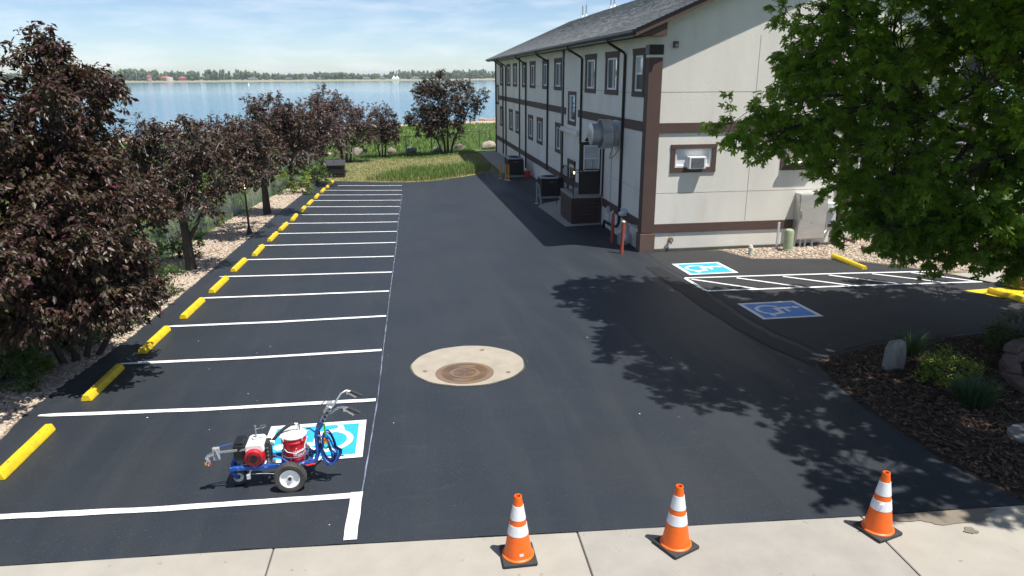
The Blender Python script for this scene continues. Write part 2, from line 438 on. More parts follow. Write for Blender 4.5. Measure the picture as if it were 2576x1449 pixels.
def sample(poly, n, rng=NP):
    a = np.array(poly); lo, hi = a.min(0), a.max(0); out = np.zeros((0, 2))
    while len(out) < n:
        P = rng.uniform(lo, hi, (2 * n, 2)); out = np.concatenate([out, P[inpoly(P, poly)]])
    return out[:n]

def rough(poly, step=.25, amp=.03, seed=1):
    """the outline resampled and made slightly uneven"""
    r = random.Random(seed); out = []
    for i in range(len(poly)):
        a, b = Vector(poly[i]), Vector(poly[(i + 1) % len(poly)]); L = (b - a).length; n = max(1, int(L / step)); d = (b - a) / max(L, 1e-6)
        for k in range(n):
            p = a + (b - a) * k / n + Vector((-d.y, d.x)) * (r.uniform(-amp, amp) if k else 0); out.append((p.x, p.y))
    return out

def sheet(name, poly, off, m, step=.5, parent=None, kind='structure', skirt=0, fine=None, label=None):
    """a polygon laid on the terrain, off metres above it"""
    bm = bmesh.new(); bm.faces.new([bm.verts.new((x, y, 0)) for x, y in poly])
    a = np.array(poly)
    for ax in (0, 1):
        k = math.floor(a[:, ax].min() / step) * step
        while k < a[:, ax].max():
            if k > a[:, ax].min():
                nrm = (1, 0, 0) if ax == 0 else (0, 1, 0)
                bmesh.ops.bisect_plane(bm, geom=bm.verts[:] + bm.edges[:] + bm.faces[:], plane_co=[k * c for c in nrm], plane_no=nrm, dist=1e-5)
            k += step
    bmesh.ops.triangulate(bm, faces=bm.faces)
    bmesh.ops.recalc_face_normals(bm, faces=bm.faces)
    for f in bm.faces:
        if f.normal.z < 0: f.normal_flip()
    ed = [e for e in bm.edges if e.is_boundary]
    for v in bm.verts: v.co.z = Z(v.co.x, v.co.y) + off
    if skirt:
        r = bmesh.ops.extrude_edge_only(bm, edges=ed)
        for v in [g for g in r['geom'] if isinstance(g, bmesh.types.BMVert)]: v.co.z -= skirt
    me = bpy.data.meshes.new(name); bm.to_mesh(me); bm.free(); me.materials.append(M[m])
    return link(name, me, parent, kind, label)

def group_root(name, kind='structure'):
    o = bpy.data.objects.new(name, None); COL.objects.link(o); o['kind'] = kind; return o

ground_sheet()
LOT = [(-5.62, 6.95), (-4.29, 6.93), (-1.55, 6.80), (1.69, 6.58), (4.92, 6.37), (6.97, 6.28),
       (6.72, 7.5), (6.75, 9.2), (6.95, 10.5), (7.15, 11.0), (8.6, 11.55), (10.5, 11.75), (14.0, 12.05), (17.5, 12.4), (17.5, 15.2), (14.4, 15.35),
       (14.1, 16.5), (13.6, 17.2), (12.8, 18.0), (11.9, 18.65), (10.7, 18.85), (9.95, 19.05), (9.75, 19.6), (9.6, 20.25), (9.0, 20.48), (7.3, 20.45), (7.06, 20.62), (7.06, 41.6),
       (5.6, 41.9), (5.0, 42.9), (4.0, 42.65), (2.0, 42.5), (0, 42.6), (-2, 43.1), (-4.1, 43.8), (-5.1, 43.6), (-5.35, 36), (-5.45, 31), (-5.55, 20), (-5.65, 14.6), (-5.9, 11.4), (-5.8, 9.9)]
lot = sheet('parking_lot', rough(LOT, .3, .02, 3), .02, 'asphalt', skirt=.06)
SEAM = [(6.55, 18.6), (6.95, 18.5), (7.05, 16.5), (6.98, 14.2), (7.0, 12.4), (7.3, 11.1), (6.95, 10.7), (6.72, 11.6), (6.6, 12.6), (6.5, 14.0), (6.5, 16.5)]
seam = sheet('asphalt_seam', rough(SEAM, .3, .04, 4), .028, 'seam', parent=lot)
SIDE = [(7.08, 18.6), (7.22, 20.3), (9.0, 20.42), (9.55, 20.2), (9.7, 19.5), (9.95, 18.97), (11.9, 18.57), (12.8, 17.92), (13.5, 17.2), (14.05, 16.4), (14.3, 15.3), (17.4, 15.1), (17.4, 12.5), (14, 12.15),
        (10.5, 11.85), (8.6, 11.65), (7.45, 11.2), (7.2, 12.5), (7.15, 14.3), (7.2, 16.5)]
sheet('side_bay_asphalt', rough(SIDE, .3, .03, 5), .026, 'asphalt2', parent=lot)

def stroke(mb, pts, w, off=.03, wob=0, rs=R, step=.2, taper=False):
    """painted stroke along a polyline on the terrain"""
    P = [Vector(p) for p in pts]; Q = []
    for a, b in zip(P, P[1:]):
        n = max(1, int((b - a).length / step)); Q += [a + (b - a) * k / n for k in range(n)]
    Q.append(P[-1]); L = []
    for i, p in enumerate(Q):
        d = (Q[min(i + 1, len(Q) - 1)] - Q[max(i - 1, 0)]).normalized(); nn = Vector((-d.y, d.x))
        ww = w / 2 * ((.45 if taper and i == 0 else 1))
        for sgn in (-1, 1):
            q = p + nn * sgn * (ww + rs.uniform(-wob, wob)); L.append((q.x, q.y, Z(q.x, q.y) + off))
    mb.add(L, [(2 * i, 2 * i + 1, 2 * i + 3, 2 * i + 2) for i in range(len(Q) - 1)])

ENDS = [(-.70, 7.70), (-.61, 10.55), (-.58, 12.92), (-.54, 15.18), (-.51, 17.35), (-.47, 19.43), (-.43, 21.55), (-.39, 23.8), (-.37, 25.96), (-.35, 28.13), (-.31, 30.21), (-.27, 32.48), (-.23, 34.66), (-.19, 36.82), (-.17, 38.71), (-.15, 41.0)]
STARTS = [(-5.5, 7.95), (-5.65, 10.81), (-5.28, 12.99), (-5.16, 15.22), (-5.04, 17.5), (-5.10, 19.73), (-5.0, 21.91), (-4.89, 24.13), (-4.83, 26.36), (-4.82, 28.65), (-4.77, 30.91), (-4.66, 33.29), (-4.61, 35.47), (-4.53, 37.62), (-4.40, 39.66), (-4.28, 41.95)]
for i, (a, b) in enumerate(zip(STARTS, ENDS)):
    mb = MB(); mid = ((a[0] + b[0]) / 2, (a[1] + b[1]) / 2 - .04 + R.uniform(-.03, .03))
    stroke(mb, [a, mid, b], .115, .032, .006, taper=True); mb.build('stall_line', 'white_paint', lot, smooth=False)
mb = MB(); stroke(mb, [(-.76, 6.80), (-.735, 7.77)], .14, .034, .006); mb.build('corner_line', 'white_paint', lot, smooth=False)
mb = MB(); pts = [(-.68, 7.78)] + [(x + .03, y) for x, y in ENDS[1:14]]; stroke(mb, pts, .017, .031, .004, step=.3); mb.build('chalk_line', 'chalk', lot, smooth=False)

def access_symbol(c, ux, vy, half_u, half_v, bluemat, label):
    """painted wheelchair square: ux, vy are the unit directions of the figure's right and up"""
    c, ux, vy = Vector(c), Vector(ux), Vector(vy)
    def at(u, v, o): p = c + ux * u + vy * v; return (p.x, p.y, Z(p.x, p.y) + o)
    def grid(mb, u0, u1, v0, v1, o, n=4):
        k = len(mb.v); vs_ = [at(u0 + (u1 - u0) * i / n, v0 + (v1 - v0) * j / n, o) for j in range(n + 1) for i in range(n + 1)]
        mb.add(vs_, [(j * (n + 1) + i, j * (n + 1) + i + 1, (j + 1) * (n + 1) + i + 1, (j + 1) * (n + 1) + i) for j in range(n) for i in range(n)])
    bw = .1
    mb = MB(); grid(mb, -half_u + bw, half_u - bw, -half_v + bw, half_v - bw, .032); root = mb.build('access_symbol', bluemat, lot, smooth=False, label=label)
    mb = MB()
    for a in ((-half_u, half_u, -half_v, -half_v + bw), (-half_u, half_u, half_v - bw, half_v), (-half_u, -half_u + bw, -half_v + bw, half_v - bw), (half_u - bw, half_u, -half_v + bw, half_v - bw)): grid(mb, *a, .033)
    mb.build('border', 'white_paint', root, smooth=False)
    S = half_v * 1.78
    mb = MB(); lay = [0]
    def poly(pts, w):
        lay[0] += 1; L = []; P = [Vector(p) for p in pts]
        for i, p in enumerate(P):
            d = (P[min(i + 1, len(P) - 1)] - P[max(i - 1, 0)]).normalized(); nn = Vector((-d.y, d.x)) * w / 2
            for sg in (-1, 1): q = p + nn * sg; L.append(at(q.x * S, q.y * S, .0345 + .0004 * lay[0]))
        mb.add(L, [(2 * i, 2 * i + 1, 2 * i + 3, 2 * i + 2) for i in range(len(P) - 1)])
    n = 14; mb.add([at((-.10 + .072 * math.cos(2 * math.pi * i / n)) * S, (.37 + .072 * math.sin(2 * math.pi * i / n)) * S, .0346) for i in range(n)], [tuple(range(n))])
    poly([(-.105, .28), (-.085, .1), (-.065, -.06)], .10)
    poly([(-.09, .13), (.02, .13), (.14, .13)], .065)
    poly([(-.11, -.03), (.05, -.03), (.19, -.03)], .085)
    poly([(.17, -.0), (.22, -.15), (.27, -.30)], .085)
    poly([(.235, -.29), (.30, -.275), (.37, -.255)], .065)
    poly([(-.01 + .25 * math.cos(math.radians(t)), -.15 + .25 * math.sin(math.radians(t))) for t in range(128, 345, 12)], .07)
    mb.build('wheelchair_figure', 'white_paint', root, smooth=False)
access_symbol((-1.40, 9.24), (0, 1), (-1, 0), .58, .68, 'blue_paint', 'light blue access square beside the paint striper')
access_symbol((8.07, 18.1), (0, -1), (1, 0), .66, .69, 'blue_paint', 'light blue access square near the building corner')
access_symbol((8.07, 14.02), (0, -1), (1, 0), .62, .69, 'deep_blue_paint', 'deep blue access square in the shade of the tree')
for pts in ([(7.12, 17.13), (9.4, 17.0), (11.8, 16.83), (14.05, 16.62)], [(7.14, 15.80), (9.4, 15.7), (11.8, 15.58), (14.3, 15.42)], [(7.12, 17.1), (7.14, 15.83)]):
    mb = MB(); stroke(mb, pts, .1, .036, .006); mb.build('aisle_line', 'white_paint', lot, smooth=False)
for x in (7.2, 8.4, 9.65, 10.9, 12.1, 13.2):
    mb = MB(); stroke(mb, [(x + .05, 17.0 - .06 * (x - 7)), (min(x + 1.25, 14.2), 15.84 - .05 * (x - 6))], .09, .034, .005); mb.build('hatch_line', 'white_paint', lot, smooth=False)
sheet('yellow_paint_patch', [(13.25, 14.75), (14.6, 14.85), (15.5, 13.0), (14.2, 12.95)], .033, 'yellow', parent=lot)
mb = MB()
for _ in range(26):
    x, y = R.uniform(-5, 5), R.uniform(7, 16); r = R.uniform(.004, .013)
    mb.add([(x + r * math.cos(t) * R.uniform(.6, 1.3), y + r * math.sin(t), Z(x, y) + .03) for t in [k * math.pi / 3 for k in range(6)]], [(0, 1, 2, 3, 4, 5)])
mb.build('paint_drips', 'white_paint', lot, smooth=False, kind='stuff')

# sidewalk slabs
walk = group_root('sidewalk')
def edge_y(x): return np.interp(x, [-30, -4.29, -1.55, 1.69, 4.92, 6.97, 30], [8.4, 6.93, 6.80, 6.58, 6.37, 6.28, 5.1]) - .012
joints_top = [-14, -9.5, -5.2, -1.55, 1.69, 4.92, 8.4, 12, 16]
for i, (a, b) in enumerate(zip(joints_top, joints_top[1:])):
    a0, b0 = a + .008, b - .008; sh = -.05
    t = [(x, float(edge_y(x))) for x in np.linspace(a0, b0, 7)]
    sl = R.uniform(-.004, .004)
    p = t + [(b0 + sh, 4.7), (a0 + sh, 4.7)]
    mb = MB(); mb.prism(p, lambda u, v, w: (u, v, w), -.12, .025 + sl); mb.build('slab', ('concrete', 'concrete_b', 'concrete')[i % 3], walk, smooth=False, bevel=.008, seg=1)
mb = MB(); mb.prism([(x, float(edge_y(x)) - .015) for x in np.linspace(-14, 16, 40)] + [(16, 4.75), (-14, 4.75)], lambda u, v, w: (u, v, w), -.11, .008); mb.build('joint_filler', 'foundation', walk, smooth=False)
def blot(name, cx, cy, a, b, m, seed):
    r = random.Random(seed); n = 26; ph = [r.uniform(0, 6.3) for _ in range(4)]
    pts = []
    for k in range(n):
        t = 2 * math.pi * k / n; q = 1 + .16 * math.sin(3 * t + ph[0]) + .12 * math.sin(5 * t + ph[1]) + .07 * math.sin(9 * t + ph[2])
        pts.append((cx + a * q * math.cos(t), min(cy + b * q * math.sin(t), float(edge_y(cx + a * math.cos(t))) - .02)))
    mb = MB(); mb.add([(x, y, .0345 + .0008 * seed) for x, y in pts], [tuple(range(n))]); return mb.build(name, m, walk, smooth=False)
blot('damp_stain', 5.93, 6.19, .52, .13, 'wet', 2); blot('damp_stain', 5.45, 6.27, .3, .09, 'wet', 3)
blot('damp_stain', 5.93, 5.92, .07, .06, 'wet', 5)
mb = MB(); mb.box(-40, 40, -9, 4.66, -.12, -.02); o = mb.build('road', 'road', smooth=False); o['kind'] = 'structure'

# manhole
mh = thing('manhole', 'round concrete manhole collar with rusty cast iron lid in the asphalt', 'manhole', (.97, 11.87, Z(.97, 11.87)))
def on_lot(fn_r, n, c, o, rr=None):
    return [(c[0] + fn_r(t) * math.cos(t), c[1] + fn_r(t) * math.sin(t), Z(c[0] + fn_r(t) * math.cos(t), c[1] + fn_r(t) * math.sin(t)) + o) for t in [2 * math.pi * k / n for k in range(n)]]
def disc(mb, c, r, o, n=48, wob=0, hole=0, hc=None):
    ph = R.uniform(0, 6)
    A = on_lot(lambda t: r * (1 + wob * math.sin(7 * t + ph) + wob * math.sin(13 * t)), n, c, o)
    if hole:
        B = on_lot(lambda t: hole, n, hc or c, o); mb.add(A + B, [(i, (i + 1) % n, n + (i + 1) % n, n + i) for i in range(n)])
    else:
        mb.add(A + [(c[0], c[1], Z(*c) + o)], [(i, (i + 1) % n, n) for i in range(n)])
CM, CL = (.97, 11.87), (.875, 11.46)
mb = MB(); disc(mb, CM, 1.0, .034, 64, .004, .505, CL); mb.build('collar', 'ring_concrete', mh, smooth=False)
mb = MB(); disc(mb, CM, 1.022, .026, 72, .007); mb.build('joint_filler', 'foundation', mh, smooth=False)
mb = MB(); disc(mb, CL, .505, .038, 48, 0, .415); mb.build('lid_frame', 'iron', mh, smooth=False)
lid = MB(); disc(lid, CL, .413, .030, 48); lid = lid.build('lid', 'iron', mh, smooth=False)
mb = MB()
def wedge(r1, r2, t1, t2, o0, o1):
    P = []
    for r, t in ((r1, t1), (r2, t1), (r2, t2), (r1, t2)): P.append((CL[0] + r * math.cos(t), CL[1] + r * math.sin(t)))
    mb.add([(x, y, Z(x, y) + o0) for x, y in P] + [(x, y, Z(x, y) + o1) for x, y in P], [(4, 5, 6, 7), (0, 1, 5, 4), (1, 2, 6, 5), (2, 3, 7, 6), (3, 0, 4, 7)])
for k in range(56):
    t = 2 * math.pi * k / 56
    if abs(math.sin(t)) > .72: wedge(.27, .395, t, t + .06, .030, .040)
    else:
        for q in range(5): wedge(.27 + .026 * q, .288 + .026 * q, t, t + .07, .030, .040)
for k in range(40): t = 2 * math.pi * k / 40; wedge(.20, .25, t, t + 2 * math.pi / 40 + .001, .030, .042)
for k in range(24):
    t = 2 * math.pi * k / 24
    for q in range(4): wedge(.03 + .043 * q, .056 + .043 * q, t, t + .17, .030, .040)
mb.build('raised_tread', 'iron', lid, smooth=False)
for a, r in ((math.radians(65), .78), (math.radians(196), .80), (math.radians(-38), .83)):
    mb = MB(); disc(mb, (CM[0] + r * math.cos(a), CM[1] + r * math.sin(a)), .042, .037, 14); mb.build('lifting_hole', 'iron', mh, smooth=False)

# wheel stops
def stop_parts(L=1.45):
    t = thing('wheel_stop', '', 'wheel stop', (0, 0, 0))
    P = [(-.085, 0), (.085, 0), (.08, .035), (.045, .11), (-.045, .11), (-.08, .035)]
    mb = MB(); mb.prism(P, lambda u, v, w: (u, w, v), -L / 2, L / 2); mb.build('bar', 'yellow', t, local=True, bevel=.012)
    for y in (-L * .3, L * .3):
        mb = MB(); mb.lathe([(.012, .1105), (.012, .116)], (0, y, 0), n=8); mb.build('anchor_pin', 'iron', t, local=True)
    return t
STOPS = [(-5.23, 9.52), (-5.16, 12.0), (-5.04, 14.23), (-4.92, 16.47), (-4.86, 18.67), (-4.85, 21.01), (-4.70, 23.11), (-4.65, 25.53), (-4.62, 27.68), (-4.54, 29.9), (-4.5, 32.25), (-4.45, 34.44), (-4.40, 36.79), (-4.36, 39.29), (-4.29, 41.35), (-4.22, 43.0)]
ORD = ['nearest', 'second', 'third', 'fourth', 'fifth', 'sixth', 'seventh', 'eighth', 'ninth', 'tenth', 'eleventh', 'twelfth', 'thirteenth', 'fourteenth', 'fifteenth', 'farthest']
st0 = stop_parts()
for i, (x, y) in enumerate(STOPS):
    lb = {0: 'yellow wheel stop nearest the sidewalk, cut by the frame edge, dappled with leaf shade', 1: 'dull yellow wheel stop lying wholly in the shade of the purple tree',
          15: 'yellow wheel stop at the far end of the row by the black dumpster'}.get(i, 'yellow wheel stop on the gravel side, %s of the row counted from the sidewalk' % ORD[i])
    o = st0 if i == 0 else dup(st0, (0, 0, 0))
    o.location = (x, y, Z(x, y) + .02); o.rotation_euler = (math.atan(-.033) , 0, R.uniform(-.02, .02)); o['label'] = lb; o['group'] = 'wheel stops along the left row of stalls'
o = dup(st0, (12.26, 17.92, Z(12.26, 17.92) + .03), R.uniform(-.02, .02), 'yellow wheel stop by the pebble bed in front of the gable wall', 'wheel stops beside the building')
o = dup(st0, (13.75, 13.75, Z(13.75, 13.75) + .037), .12, 'yellow wheel stop on the yellow painted patch by the flower barrels', 'wheel stops beside the building')

# ------------------------------------------------------------------ beds, lawns, path
GRAVEL_L = [(-7.3, 9), (-5.8, 9), (-5.75, 10), (-5.85, 11.4), (-5.6, 14.6), (-5.5, 20), (-5.4, 31), (-5.3, 36), (-5.05, 43.5), (-5.2, 44.6), (-6.2, 44.5), (-6.7, 37), (-7.15, 30), (-7.35, 20), (-7.4, 14)]
sheet('gravel_strip', rough(GRAVEL_L, .4, .05, 8), .008, 'gravel_soil')
GRAVEL_R = [(9.55, 20.6), (9.7, 19.7), (9.9, 19.1), (11.9, 18.7), (12.9, 18.05), (13.65, 17.25), (14.15, 16.5), (17.5, 16.3), (19, 21.4), (13.5, 21.4), (13.45, 20.58)]
sheet('pebble_bed', rough(GRAVEL_R, .4, .04, 9), .008, 'gravel_soil')
MULCH = [(7.1, 10.95), (6.75, 9.2), (6.72, 7.5), (6.97, 6.3), (9, 6.2), (18, 5.8), (18, 12.4), (14, 12.1), (10.5, 11.8), (8.6, 11.6)]
sheet('mulch_bed', rough(MULCH, .4, .04, 10), .014, 'mulch_soil')
sheet('mulch_bed', [(14.5, 15.0), (17.6, 15.2), (17.6, 13.2), (15.4, 13.4)], .03, 'mulch_soil')
sheet('entrance_walk', [(14.1, 16.3), (14.5, 15.3), (19, 15.6), (19, 16.6)], .04, 'concrete')
PATH = [(5.72, 41.75), (7.04, 41.5), (7.04, 56.2), (5.78, 56.2), (5.7, 50)]
pth = sheet('concrete_path', PATH, .04, 'concrete_b', skirt=.08)
DRY = [(-4.2, 44.0), (-2, 43.2), (0, 42.7), (4, 42.75), (5.05, 43.0), (5.6, 42.1), (5.7, 50), (5.75, 56), (3, 56.3), (0, 56.5), (-3, 56), (-5.4, 53), (-6, 46.5), (-5.3, 44.8)]
sheet('dry_lawn', rough(DRY, .5, .08, 12), .012, 'dry_lawn')
MEAD = [(-40, 60), (14, 62), (26, 62), (26, 112), (2, 106), (-20, 100), (-25, 90), (-30, 76), (-45, 67)]
sheet('meadow', rough(MEAD, 2, .3, 13), .015, 'meadow', step=3)
BEACH = [(-80, 60), (-60, 62), (-45, 67), (-30, 77), (-24, 91), (-19, 103), (2, 105), (26, 106.5), (60, 107), (60, 133), (16, 127), (2, 123), (-28, 117), (-33, 103), (-38, 91), (-60, 79), (-80, 74)]
sheet('beach', rough(BEACH, 2, .5, 14), .03, 'sand', step=3)

# lake and far shore
def lake_mat():
    m = bpy.data.materials.new('lake_water'); m.use_nodes = True
    n, l = m.node_tree.nodes, m.node_tree.links; b = n['Principled BSDF']
    b.inputs['Base Color'].default_value = (.085, .22, .335, 1); b.inputs['Roughness'].default_value = .09; b.inputs['IOR'].default_value = 1.33
    t = n.new('ShaderNodeNewGeometry')
    sx = n.new('ShaderNodeSeparateXYZ'); l.new(t.outputs['Position'], sx.inputs[0])
    big = n.new('ShaderNodeTexNoise'); big.inputs['Scale'].default_value = .004; big.inputs['Detail'].default_value = 3
    mpb = n.new('ShaderNodeMapping'); mpb.inputs['Scale'].default_value = (.35, 1, 1); l.new(t.outputs['Position'], mpb.inputs['Vector']); l.new(mpb.outputs[0], big.inputs['Vector'])
    calm = n.new('ShaderNodeMapRange'); calm.inputs['From Min'].default_value = 180; calm.inputs['From Max'].default_value = 420; calm.inputs['To Min'].default_value = 1; calm.inputs['To Max'].default_value = .055
    l.new(sx.outputs['Y'], calm.inputs['Value'])
    mr = n.new('ShaderNodeMapRange'); mr.inputs['From Min'].default_value = .35; mr.inputs['From Max'].default_value = .65; mr.inputs['To Min'].default_value = .6; mr.inputs['To Max'].default_value = 1.2
    l.new(big.outputs['Fac'], mr.inputs['Value'])
    mu = n.new('ShaderNodeMath'); mu.operation = 'MULTIPLY'; l.new(calm.outputs[0], mu.inputs[0]); l.new(mr.outputs[0], mu.inputs[1])
    mw = n.new('ShaderNodeMapping'); mw.inputs['Scale'].default_value = (.5, 1, 1); l.new(t.outputs['Position'], mw.inputs['Vector'])
    wv = n.new('ShaderNodeTexNoise'); wv.inputs['Scale'].default_value = .9; wv.inputs['Detail'].default_value = 4; l.new(mw.outputs[0], wv.inputs['Vector'])
    bp = n.new('ShaderNodeBump'); bp.inputs['Distance'].default_value = .45; l.new(wv.outputs['Fac'], bp.inputs['Height']); l.new(mu.outputs[0], bp.inputs['Strength'])
    l.new(bp.outputs[0], b.inputs['Normal'])
    return m
M['lake'] = lake_mat()
mb = MB(); mb.add([(-3500, 60, WATER), (3500, 60, WATER), (3500, 2400, WATER), (-3500, 2400, WATER)], [(0, 1, 2, 3)]); o = mb.build('lake', 'lake', smooth=False); o['kind'] = 'structure'
FSX, FSY = [-3500, -1200, -700, -430, -100, 200, 500, 1200, 3500], [900, 1150, 1330, 1400, 1520, 1680, 1850, 2000, 2200]
def far_y(x): return np.interp(x, FSX, FSY)
xs = np.linspace(-3400, 3400, 137); rows = [(-6, -4.5), (0, -2.5), (4, -1.3), (10, -.2), (40, .4), (120, 1.5), (300, 4), (600, 6), (3800, 6)]
V = [(x, float(far_y(x)) + d + 6 * math.sin(x * .02), z) for d, z in rows for x in xs]; nx = len(xs)
np_mesh('far_shore', V, [(j * nx + i, j * nx + i + 1, (j + 1) * nx + i + 1, (j + 1) * nx + i) for j in range(len(rows) - 1) for i in range(nx - 1)], 'far_bank', smooth=True, kind='structure')

# ------------------------------------------------------------------ scatter: stones, chips, blades
def ico():
    t = (1 + 5 ** .5) / 2
    v = np.array([(-1, t, 0), (1, t, 0), (-1, -t, 0), (1, -t, 0), (0, -1, t), (0, 1, t), (0, -1, -t), (0, 1, -t), (t, 0, -1), (t, 0, 1), (-t, 0, -1), (-t, 0, 1)]) / (1 + t * t) ** .5
    f = np.array([(0, 11, 5), (0, 5, 1), (0, 1, 7), (0, 7, 10), (0, 10, 11), (1, 5, 9), (5, 11, 4), (11, 10, 2), (10, 7, 6), (7, 1, 8), (3, 9, 4), (3, 4, 2), (3, 2, 6), (3, 6, 8), (3, 8, 9), (4, 9, 5), (2, 4, 11), (6, 2, 10), (8, 6, 7), (9, 8, 1)])
    return v, f
def stones(name, P, size, m, label, off=.015):
    v, f = ico(); n = len(P); s = NP.uniform(.55, 1.3, (n, 1)) * size
    sc3 = np.concatenate([s * NP.uniform(.8, 1.4, (n, 1)), s * NP.uniform(.7, 1.1, (n, 1)), s * NP.uniform(.45, .8, (n, 1))], 1)
    V = v[None] * sc3[:, None, :] * NP.uniform(.82, 1.15, (n, 12, 1)); a = NP.uniform(0, 6.3, n); c, s_ = np.cos(a)[:, None], np.sin(a)[:, None]
    X = V[..., 0] * c - V[..., 1] * s_ + P[:, :1]; Y = V[..., 0] * s_ + V[..., 1] * c + P[:, 1:]; Zz = V[..., 2] + (zg(P[:, 0], P[:, 1]) + off)[:, None]
    Fa = (f[None] + 12 * np.arange(n)[:, None, None]).reshape(-1, 3)
    return np_mesh(name, np.stack([X, Y, Zz], -1).reshape(-1, 3), Fa, m, kind='stuff', smooth=True)
near = [(-7.3, 9), (-5.85, 9), (-5.9, 11.4), (-5.65, 14.6), (-5.58, 20), (-7.3, 20)]
far_g = [(-7.3, 20), (-5.58, 20), (-5.45, 31), (-5.3, 37), (-5.1, 43.6), (-6.2, 44.4), (-6.7, 37), (-7.15, 30)]
stones('gravel', np.concatenate([sample(near, 7500), sample(far_g, 7500)]), .042, 'gravel', '')
stones('pebbles', sample([(9.7, 20.4), (9.8, 19.7), (10, 19.15), (11.9, 18.75), (12.95, 18.1), (13.7, 17.3), (14.2, 16.6), (17.5, 16.4), (19, 21.3), (13.5, 21.3), (13.4, 20.5)], 5200), .045, 'gravel', '')
def chips(name, P, m, L=.09):
    n = len(P); a = NP.uniform(0, 6.3, n); l = NP.uniform(.3, 1.2, n) * L; w = NP.uniform(.008, .018, n); z = zg(P[:, 0], P[:, 1]) + NP.uniform(.018, .05, n)
    dx, dy = np.cos(a) * l / 2, np.sin(a) * l / 2; nx_, ny_ = -np.sin(a) * w, np.cos(a) * w; t = NP.uniform(-.02, .02, (n, 2))
    V = np.stack([np.stack([P[:, 0] - dx - nx_, P[:, 1] - dy - ny_, z + t[:, 0]], -1), np.stack([P[:, 0] - dx + nx_, P[:, 1] - dy + ny_, z + t[:, 0] + .008], -1),
                  np.stack([P[:, 0] + dx + nx_, P[:, 1] + dy + ny_, z + t[:, 1] + .006], -1), np.stack([P[:, 0] + dx - nx_, P[:, 1] + dy - ny_, z + t[:, 1]], -1)], 1).reshape(-1, 3)
    return np_mesh(name, V, np.arange(4 * n).reshape(-1, 4), m, kind='stuff')
chips('mulch_chips', sample([(7.15, 10.9), (6.8, 9.2), (6.78, 7.5), (7.02, 6.4), (13.5, 6.2), (14, 12.0), (10.5, 11.7), (8.6, 11.5)], 16000), 'mulch')
def blades(name, P, h, w, m, lean=.35, parent=None, zoff=0, kind='stuff', out=None):
    n = len(P); a = NP.uniform(0, 6.3, n); hh = NP.uniform(.6, 1.15, n) * h; z = zg(P[:, 0], P[:, 1]) + zoff
    la = NP.uniform(0, 6.3, n); ln = NP.uniform(0, lean, n) * hh
    lx, ly = np.cos(la) * ln, np.sin(la) * ln
    if out is not None:
        d = P - np.array(out); k = np.linalg.norm(d, axis=1, keepdims=True) + 1e-6; lx, ly = (d / k * (NP.uniform(.25, 1, (n, 1)) * lean * hh[:, None])).T
    dx, dy = np.cos(a) * w / 2, np.sin(a) * w / 2
    x, y = P[:, 0], P[:, 1]
    V = np.stack([np.stack([x - dx, y - dy, z], -1), np.stack([x + dx, y + dy, z], -1), np.stack([x + dx * .8 + lx * .35, y + dy * .8 + ly * .35, z + hh * .6], -1),
                  np.stack([x - dx * .8 + lx * .35, y - dy * .8 + ly * .35, z + hh * .6], -1), np.stack([x + lx, y + ly, z + hh * (1 - .25 * lean)], -1)], 1).reshape(-1, 3)
    b = 5 * np.arange(n)[:, None]
    Fa = np.concatenate([b + [0, 1, 2], b + [0, 2, 3], b + [3, 2, 4]], 0)
    return np_mesh(name, V, Fa, m, parent, kind=kind)
blades('tall_grass', sample([(-1.7, 43.5), (0, 43.1), (2.5, 43.1), (4.3, 43.4), (4.9, 44.6), (4.6, 46.3), (2.6, 47.2), (.5, 47.6), (-.6, 45.8), (-1.3, 44.6)], 2600), .6, .03, 'blade', .45)
blades('reed_fringe', sample([(-2.4, 43.3), (0, 42.85), (3, 42.85), (5.0, 43.4), (5.5, 45.2), (5.1, 47.5), (3, 49.4), (0, 49.8), (-1.6, 46.5), (-2.2, 44.8)], 3200), .36, .03, 'dry_blade', .6)
blades('lawn_grass', sample(DRY, 22000), .09, .03, 'dry_blade', .9)
blades('fence_grass', sample([(-6, 55.5), (5.6, 55.8), (5.6, 62), (7.8, 62.5), (-8, 62.5)], 9000), .2, .035, 'meadow_blade', .6)
blades('meadow_grass', sample([(-26, 62), (14, 62), (24, 62), (24, 106), (2, 104), (-18, 98), (-23, 88)], 26000), .42, .10, 'meadow_blade', .5)
blades('left_grass', sample([(-22, 10), (-7.5, 10), (-7.4, 20), (-7.2, 30), (-6.6, 44), (-6, 58), (-26, 60)], 26000), .3, .05, 'meadow_blade', .6)

# ------------------------------------------------------------------ trees and shrubs
LEAF_L = (np.array([(0, 0, 0), (.45, .26, .07), (.45, -.26, .07), (1, 0, -.14)]), np.array([(0, 1, 3), (0, 3, 2)]))
def maple_tpl():
    V = [(0, 0, 0), (.22, 0, 0)]; Fc = []
    for ang, ln, wd in ((0, .80, .17), (52, .66, .15), (-52, .66, .15), (108, .40, .12), (-108, .40, .12)):
        a = math.radians(ang); d = np.array((math.cos(a), math.sin(a))); nn = np.array((-d[1], d[0])); o = np.array((.22, 0)); k = len(V)
        for q, z in ((o + d * ln * .5 + nn * wd, .03), (o + d * ln, -.10), (o + d * ln * .5 - nn * wd, .03)): V.append((q[0], q[1], z))
        Fc += [(1, k, k + 1), (1, k + 1, k + 2)]
    return np.array(V), np.array(Fc)
LEAF_M = maple_tpl()
def unit(a): return a / (np.linalg.norm(a, axis=-1, keepdims=True) + 1e-9)
